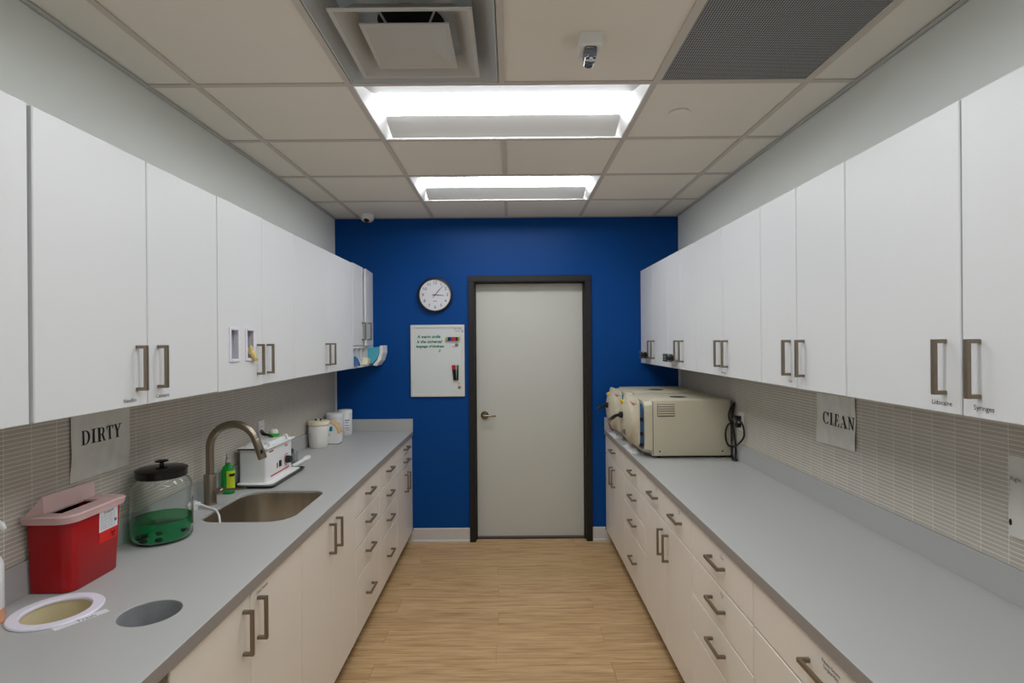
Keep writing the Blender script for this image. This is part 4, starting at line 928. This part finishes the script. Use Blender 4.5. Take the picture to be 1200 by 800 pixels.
# ------------------------------------------------------------------ back wall: clock, whiteboard
cx, cz, yw = -0.619, 2.047, YB
ck = thing('wall_clock', (cx, yw, cz-0.145), 'round black-rimmed wall clock on the blue wall', 'clock')
def ring_y(q, c, prof, n=48):
    q.loft([[(c[0]+r*math.cos(2*PI*i/n), y_, c[1]+r*math.sin(2*PI*i/n)) for i in range(n)] for r, y_ in prof], cap=(True, True)); return q
q = ring_y(MB(), (cx, cz), [(0.140, yw-0.0005), (0.145, yw-0.006), (0.146, yw-0.030), (0.142, yw-0.038), (0.132, yw-0.040), (0.129, yw-0.034), (0.128, yw-0.022)]); rim = q.build('rim', 'frame_black', ck, smooth=40)
q = ring_y(MB(), (cx, cz), [(0.1285, yw-0.021), (0.1285, yw-0.0235)]); face = q.build('dial', 'clock_face', ck)
q = MB()
for i in range(12):
    a = math.radians(90 - 30*(i+1)); q.mesh(text_mesh(str(i+1), 0.036), frame_matrix((cx+0.100*math.cos(a), yw-0.0240, cz+0.100*math.sin(a)), (1, 0, 0), (0, 0, 1)))
q.build('numerals', 'ink', face, normals=False)
q = MB(); q.box(cx-0.016, cx+0.014, yw-0.0242, yw-0.0236, cz-0.054, cz-0.049); q.build('maker_print', 'ink_grey', face)
def hand(name, ang, l0, l1, wd_, y_, m_):
    a = math.radians(90-ang); u = Vector((math.cos(a), 0, math.sin(a))); v = Vector((-math.sin(a), 0, math.cos(a))); c = Vector((cx, y_, cz)); q = MB()
    q.loft([[tuple(c - u*l0 - v*wd_ + Vector((0, d, 0))), tuple(c - u*l0 + v*wd_ + Vector((0, d, 0))), tuple(c + u*l1 + v*wd_*0.6 + Vector((0, d, 0))), tuple(c + u*l1 - v*wd_*0.6 + Vector((0, d, 0)))] for d in (0, -0.001)]); q.build(name, m_, ck)
hand('hour_hand', 94, 0.022, 0.074, 0.0035, yw-0.0255, 'ink'); hand('minute_hand', 42, 0.02, 0.102, 0.0025, yw-0.0275, 'ink'); hand('second_hand', 36, 0.03, 0.06, 0.0014, yw-0.0295, 'red_print')
# whiteboard (slightly crooked)
wbx0, wbx1, wbz0, wbz1 = -0.826, -0.380, 1.206, 1.800
bd = thing('whiteboard', ((wbx0+wbx1)/2, yw, wbz0), 'small white-framed dry-erase board with green handwriting on the blue wall', 'whiteboard')
q = MB(); q.box(wbx0+0.012, wbx1-0.012, yw-0.012, yw-0.0008, wbz0+0.012, wbz1-0.012); pan = q.build('writing_surface', 'board_white', bd)
for (a, b_, c, d) in ((wbx0, wbx0+0.024, wbz0, wbz1), (wbx1-0.024, wbx1, wbz0, wbz1), (wbx0+0.024, wbx1-0.024, wbz0, wbz0+0.024), (wbx0+0.024, wbx1-0.024, wbz1-0.024, wbz1)):
    q = MB(); q.box(a, b_, yw-0.018, yw-0.0005, c, d, bevel=0.002); q.build('frame_rail', 'board_frame', bd)
for i, (tx, x_, z_) in enumerate((('A warm smile', -0.676, 1.702), ('is the universal', -0.672, 1.661), ('language of kindness', -0.666, 1.622), (':)', -0.588, 1.588))):
    print_text('handwriting', tx, 0.034 if i < 2 else 0.028, (x_, yw-0.0125, z_), (1, 0, 0), (0.0, 0, 1), 'green_ink', pan, shear=0.25, bold=0.0012)
print_text('maker_print', 'dry erase\nboard', 0.018, (-0.435, yw-0.0125, 1.757), (1, 0, 0), UP, 'ink_grey', pan)
q = MB(); q.box(wbx1-0.018, wbx1-0.012, yw-0.0185, yw-0.0178, 1.735, 1.757); q.build('side_print', 'ink', bd)
# magnets, clip strip and markers on the board
cs = thing('marker_strip', (-0.468, yw-0.012, 1.680), 'striped red, blue and black magnetic eraser strip on the whiteboard', 'eraser')
for i, m_ in enumerate(('lime', 'ink', 'blue_marker', 'red_marker', 'red_marker', 'ink', 'lime')):
    q = MB(); a = -0.532 + i*0.0165 + (0 if i == 0 else 0); q.box(a, a+0.0165, yw-0.030, yw-0.0122, 1.668, 1.698, bevel=0.001); q.build('stripe', m_, cs)
def magnet(x_, z_, r, m_, lab):
    q = MB(); q.cyl((x_, yw-0.0122, z_), (x_, yw-0.020, z_), r, 18, r*0.8); tag(q.build('magnet', m_, smooth=40), lab, 'magnet', 'round magnets on the whiteboard')
magnet(-0.471, 1.630, 0.012, 'sticker_white', 'white round magnet below the striped eraser strip'); magnet(-0.445, 1.632, 0.015, 'grey_mid', 'grey round magnet below the striped eraser strip')
magnet(-0.442, 1.262, 0.013, 'sticker_white', 'white round magnet near the lower corner of the whiteboard'); magnet(-0.425, 1.280, 0.013, 'grey_mid', 'grey round magnet near the lower corner of the whiteboard')
q = MB(); q.box(-0.434, -0.420, yw-0.0145, yw-0.0122, 1.302, 1.322); tag(q.build('sticky_tab', 'yellow'), 'tiny yellow tab above the lower magnets on the whiteboard', 'tab')
for x_, tilt, m_, lab in ((-0.478, 0.10, 'red_marker', 'red-capped marker leaning left on the whiteboard'), (-0.462, 0.06, 'red_marker', 'red-capped marker in the middle of the three on the whiteboard'), (-0.436, -0.02, 'green_ink', 'green-capped marker on the right of the three on the whiteboard')):
    t_ = thing('marker_pen', (x_, yw-0.012, 1.36), lab, 'marker', 'markers on the whiteboard')
    p0 = Vector((x_, yw-0.0205, 1.466)); p1 = p0 + Vector((math.sin(tilt)*0.125, 0, -0.125))
    q = MB(); q.cyl(p0 + (p1-p0)*0.27, p1, 0.0075, 12); q.build('barrel', 'black_plastic', t_, smooth=40)
    q = MB(); q.cyl(p0, p0 + (p1-p0)*0.28, 0.0082, 12); q.build('cap', m_, t_, smooth=40)

# ------------------------------------------------------------------ ceiling fixtures
def troffer(y0, label, group):
    x0, x1, y1 = -0.635+tw, 0.585-tw, y0+0.61-tw; y0 = y0 + tw; yc = (y0+y1)/2
    t_ = thing('ceiling_light', ((x0+x1)/2, yc, ZC+0.001), label, 'light', group)
    z0 = ZC+0.002
    q = MB()   # housing: side lips, ends and back
    q.box(x0, x1, y0, y0+0.004, z0, z0+0.10); q.box(x0, x1, y1-0.004, y1, z0, z0+0.10); q.box(x0, x0+0.004, y0+0.004, y1-0.004, z0, z0+0.10); q.box(x1-0.004, x1, y0+0.004, y1-0.004, z0, z0+0.10); q.box(x0, x1, y0, y1, z0+0.096, z0+0.10)
    q.build('housing', 'troffer_white', t_)
    ya, yb = yc-0.112, yc+0.110
    for (p, r_) in (((y0+0.010, z0+0.004), (ya, z0+0.050)), ((y1-0.010, z0+0.004), (yb, z0+0.050))):
        q = MB(); n = 8; A = []
        for i in range(n+1):
            tt = i/n; A.append((p[0]+(r_[0]-p[0])*tt, p[1]+(r_[1]-p[1])*(tt**0.85)))
        q.loft([[(x, a, z) for a, z in A] + [(x, a, z+0.002) for a, z in reversed(A)] for x in (x0+0.035, x1-0.035)]); q.build('reflector_wing', 'troffer_white', t_, smooth=30)
    for sgn, xe in ((1, x0+0.004), (-1, x1-0.004)):
        q = MB(); q.loft([[(xe, y0+0.005, z0), (xe, y1-0.005, z0), (xe, y1-0.005, z0+0.002), (xe, y0+0.005, z0+0.002)], [(xe+sgn*0.045, y0+0.005, z0+0.055), (xe+sgn*0.045, y1-0.005, z0+0.055), (xe+sgn*0.045, y1-0.005, z0+0.057), (xe+sgn*0.045, y0+0.005, z0+0.057)]]); q.build('end_reflector', 'troffer_white', t_)
    q = MB(); n = 8; A = [(ya+(yb-ya)*i/n, z0+0.046-0.010*math.sin(PI*i/n)) for i in range(n+1)]
    q.loft([[(x, a, z) for a, z in A] + [(x, yb, z0+0.070), (x, ya, z0+0.070)] for x in (x0+0.046, x1-0.046)]); q.build('lens', 'lens', t_, smooth=40)
troffer(2.194, 'long recessed ceiling light nearer the air diffuser', 'recessed ceiling lights')
troffer(3.414, 'long recessed ceiling light nearer the blue wall', 'recessed ceiling lights')
troffer(0.974, 'recessed ceiling light overhead, above the top photo edge', 'recessed ceiling lights')
troffer(-0.246, 'recessed ceiling light behind the viewpoint', 'recessed ceiling lights')

# supply diffuser
dx0, dy0 = -0.330, 1.889
df = thing('air_diffuser', (dx0, dy0, ZC-0.02), 'square stepped metal air diffuser in the ceiling', 'diffuser')
q = MB(); sweep_square(q, dx0, dy0, [(0.290, ZC+0.001), (0.284, ZC+0.001), (0.262, ZC+0.018), (0.215, ZC+0.062), (0.09, ZC+0.070), (0.09, ZC+0.075), (0.217, ZC+0.068), (0.290, ZC+0.022)]); q.build('pan', 'diffuser_pan', df)
q = MB(); q.lathe([(0.115, 0.0), (0.115, 0.010), (0.11, 0.011)], (dx0, dy0, ZC+0.0685), 32); q.build('neck', 'void_black', df)
q = MB(); sweep_square(q, dx0, dy0, [(0.221, ZC-0.014), (0.206, ZC-0.014), (0.196, ZC-0.004), (0.158, ZC+0.040), (0.156, ZC+0.040), (0.194, ZC-0.002), (0.205, ZC-0.010), (0.221, ZC-0.010)][::1]); q.build('louvre_ring', 'diffuser_metal', df)
q = MB(); sweep_square(q, dx0, dy0, [(0.143, ZC-0.016), (0.130, ZC-0.016), (0.126, ZC-0.013), (0.072, ZC+0.010), (0.0005, ZC+0.010), (0.0005, ZC+0.014), (0.075, ZC+0.014), (0.130, ZC-0.009), (0.143, ZC-0.012)]); cpn = q.build('centre_panel', 'diffuser_metal', df)
for a, b_ in ((-1, -1), (1, -1), (1, 1), (-1, 1)):
    q = MB(); q.tube([(dx0+0.06*a, dy0+0.06*b_, ZC+0.012), (dx0+0.10*a, dy0+0.10*b_, ZC+0.069)], 0.004, 6); q.build('strut', 'diffuser_metal', df)
# return grille
gx0, gx1, gy0, gy1 = 0.585+tw, 1.194-tw, 1.584+tw, 2.194-tw
rg = thing('return_grille', ((gx0+gx1)/2, (gy0+gy1)/2, ZC), 'dark perforated metal return grille in the ceiling', 'grille')
q = MB(); q.box(gx0+0.006, gx1-0.006, gy0+0.006, gy1-0.006, ZC+0.004, ZC+0.007); q.build('perforated_panel', 'perforated_steel', rg)
q = MB()
for a, b_, c, d in ((gx0, gx1, gy0, gy0+0.008), (gx0, gx1, gy1-0.008, gy1), (gx0, gx0+0.008, gy0+0.008, gy1-0.008), (gx1-0.008, gx1, gy0+0.008, gy1-0.008)): q.box(a, b_, c, d, ZC+0.001, ZC+0.02)
q.build('frame', 'tee_metal', rg)
# strobe
sx0, sx1, sy0 = 0.243, 0.317, 1.835
sb_ = thing('alarm_strobe', (0.28, 1.885, ZC-0.075), 'small white ceiling strobe with clear lens', 'alarm')
q = MB(); q.loft([[(x, y_, z) for x, y_ in rrect(sx0+g, sx1-g, sy0+g*0.3, sy0+0.105-g, 0.008, 4)] for z, g in ((ZC+0.006, 0), (ZC-0.030, 0), (ZC-0.036, 0.003))]); bs_ = q.build('base', 'white_bright', sb_, smooth=40)
q = MB(); q.loft([[(x, y_, z) for x, y_ in rrect(0.258+g, 0.302-g, sy0+0.012+g, sy0+0.095-g, 0.012, 4)] for z, g in ((ZC-0.036, 0), (ZC-0.070, 0.004), (ZC-0.076, 0.010))]); q.build('lens', 'clear_plastic', sb_, smooth=40)
q = MB(); q.box(0.262, 0.298, sy0+0.024, sy0+0.080, ZC-0.052, ZC-0.037, bevel=0.004); q.build('reflector', 'strobe_dark', sb_)
q = MB(); q.cyl((0.268, sy0+0.05, ZC-0.058), (0.292, sy0+0.05, ZC-0.058), 0.004, 10); q.build('flash_tube', 'white_bright', sb_)
# sprinkler cover plate
q = MB(); q.lathe([(0.044, 0.004), (0.047, 0.0), (0.046, -0.003), (0.020, -0.0045)], (0.774, 2.494, ZC+0.003), 36)
tag(q.build('sprinkler_cover', 'ceiling_tile', smooth=40), 'round flat sprinkler cover plate on a ceiling tile', 'sprinkler cover')
# dome camera
sc_ = thing('security_camera', (-1.150, 4.46, ZC-0.05), 'small white dome security camera at the ceiling by the blue wall', 'camera')
q = MB(); q.lathe([(0.030, -0.050), (0.048, -0.036), (0.058, -0.010), (0.060, 0.006)], (-1.150, 4.46, ZC), 28); q.build('shell', 'white_plastic', sc_, smooth=50)
q = MB(); q.sphere((-1.150, 4.436, ZC-0.034), 0.026, 18, 10); q.build('lens_ball', 'black_plastic', sc_, smooth=60)
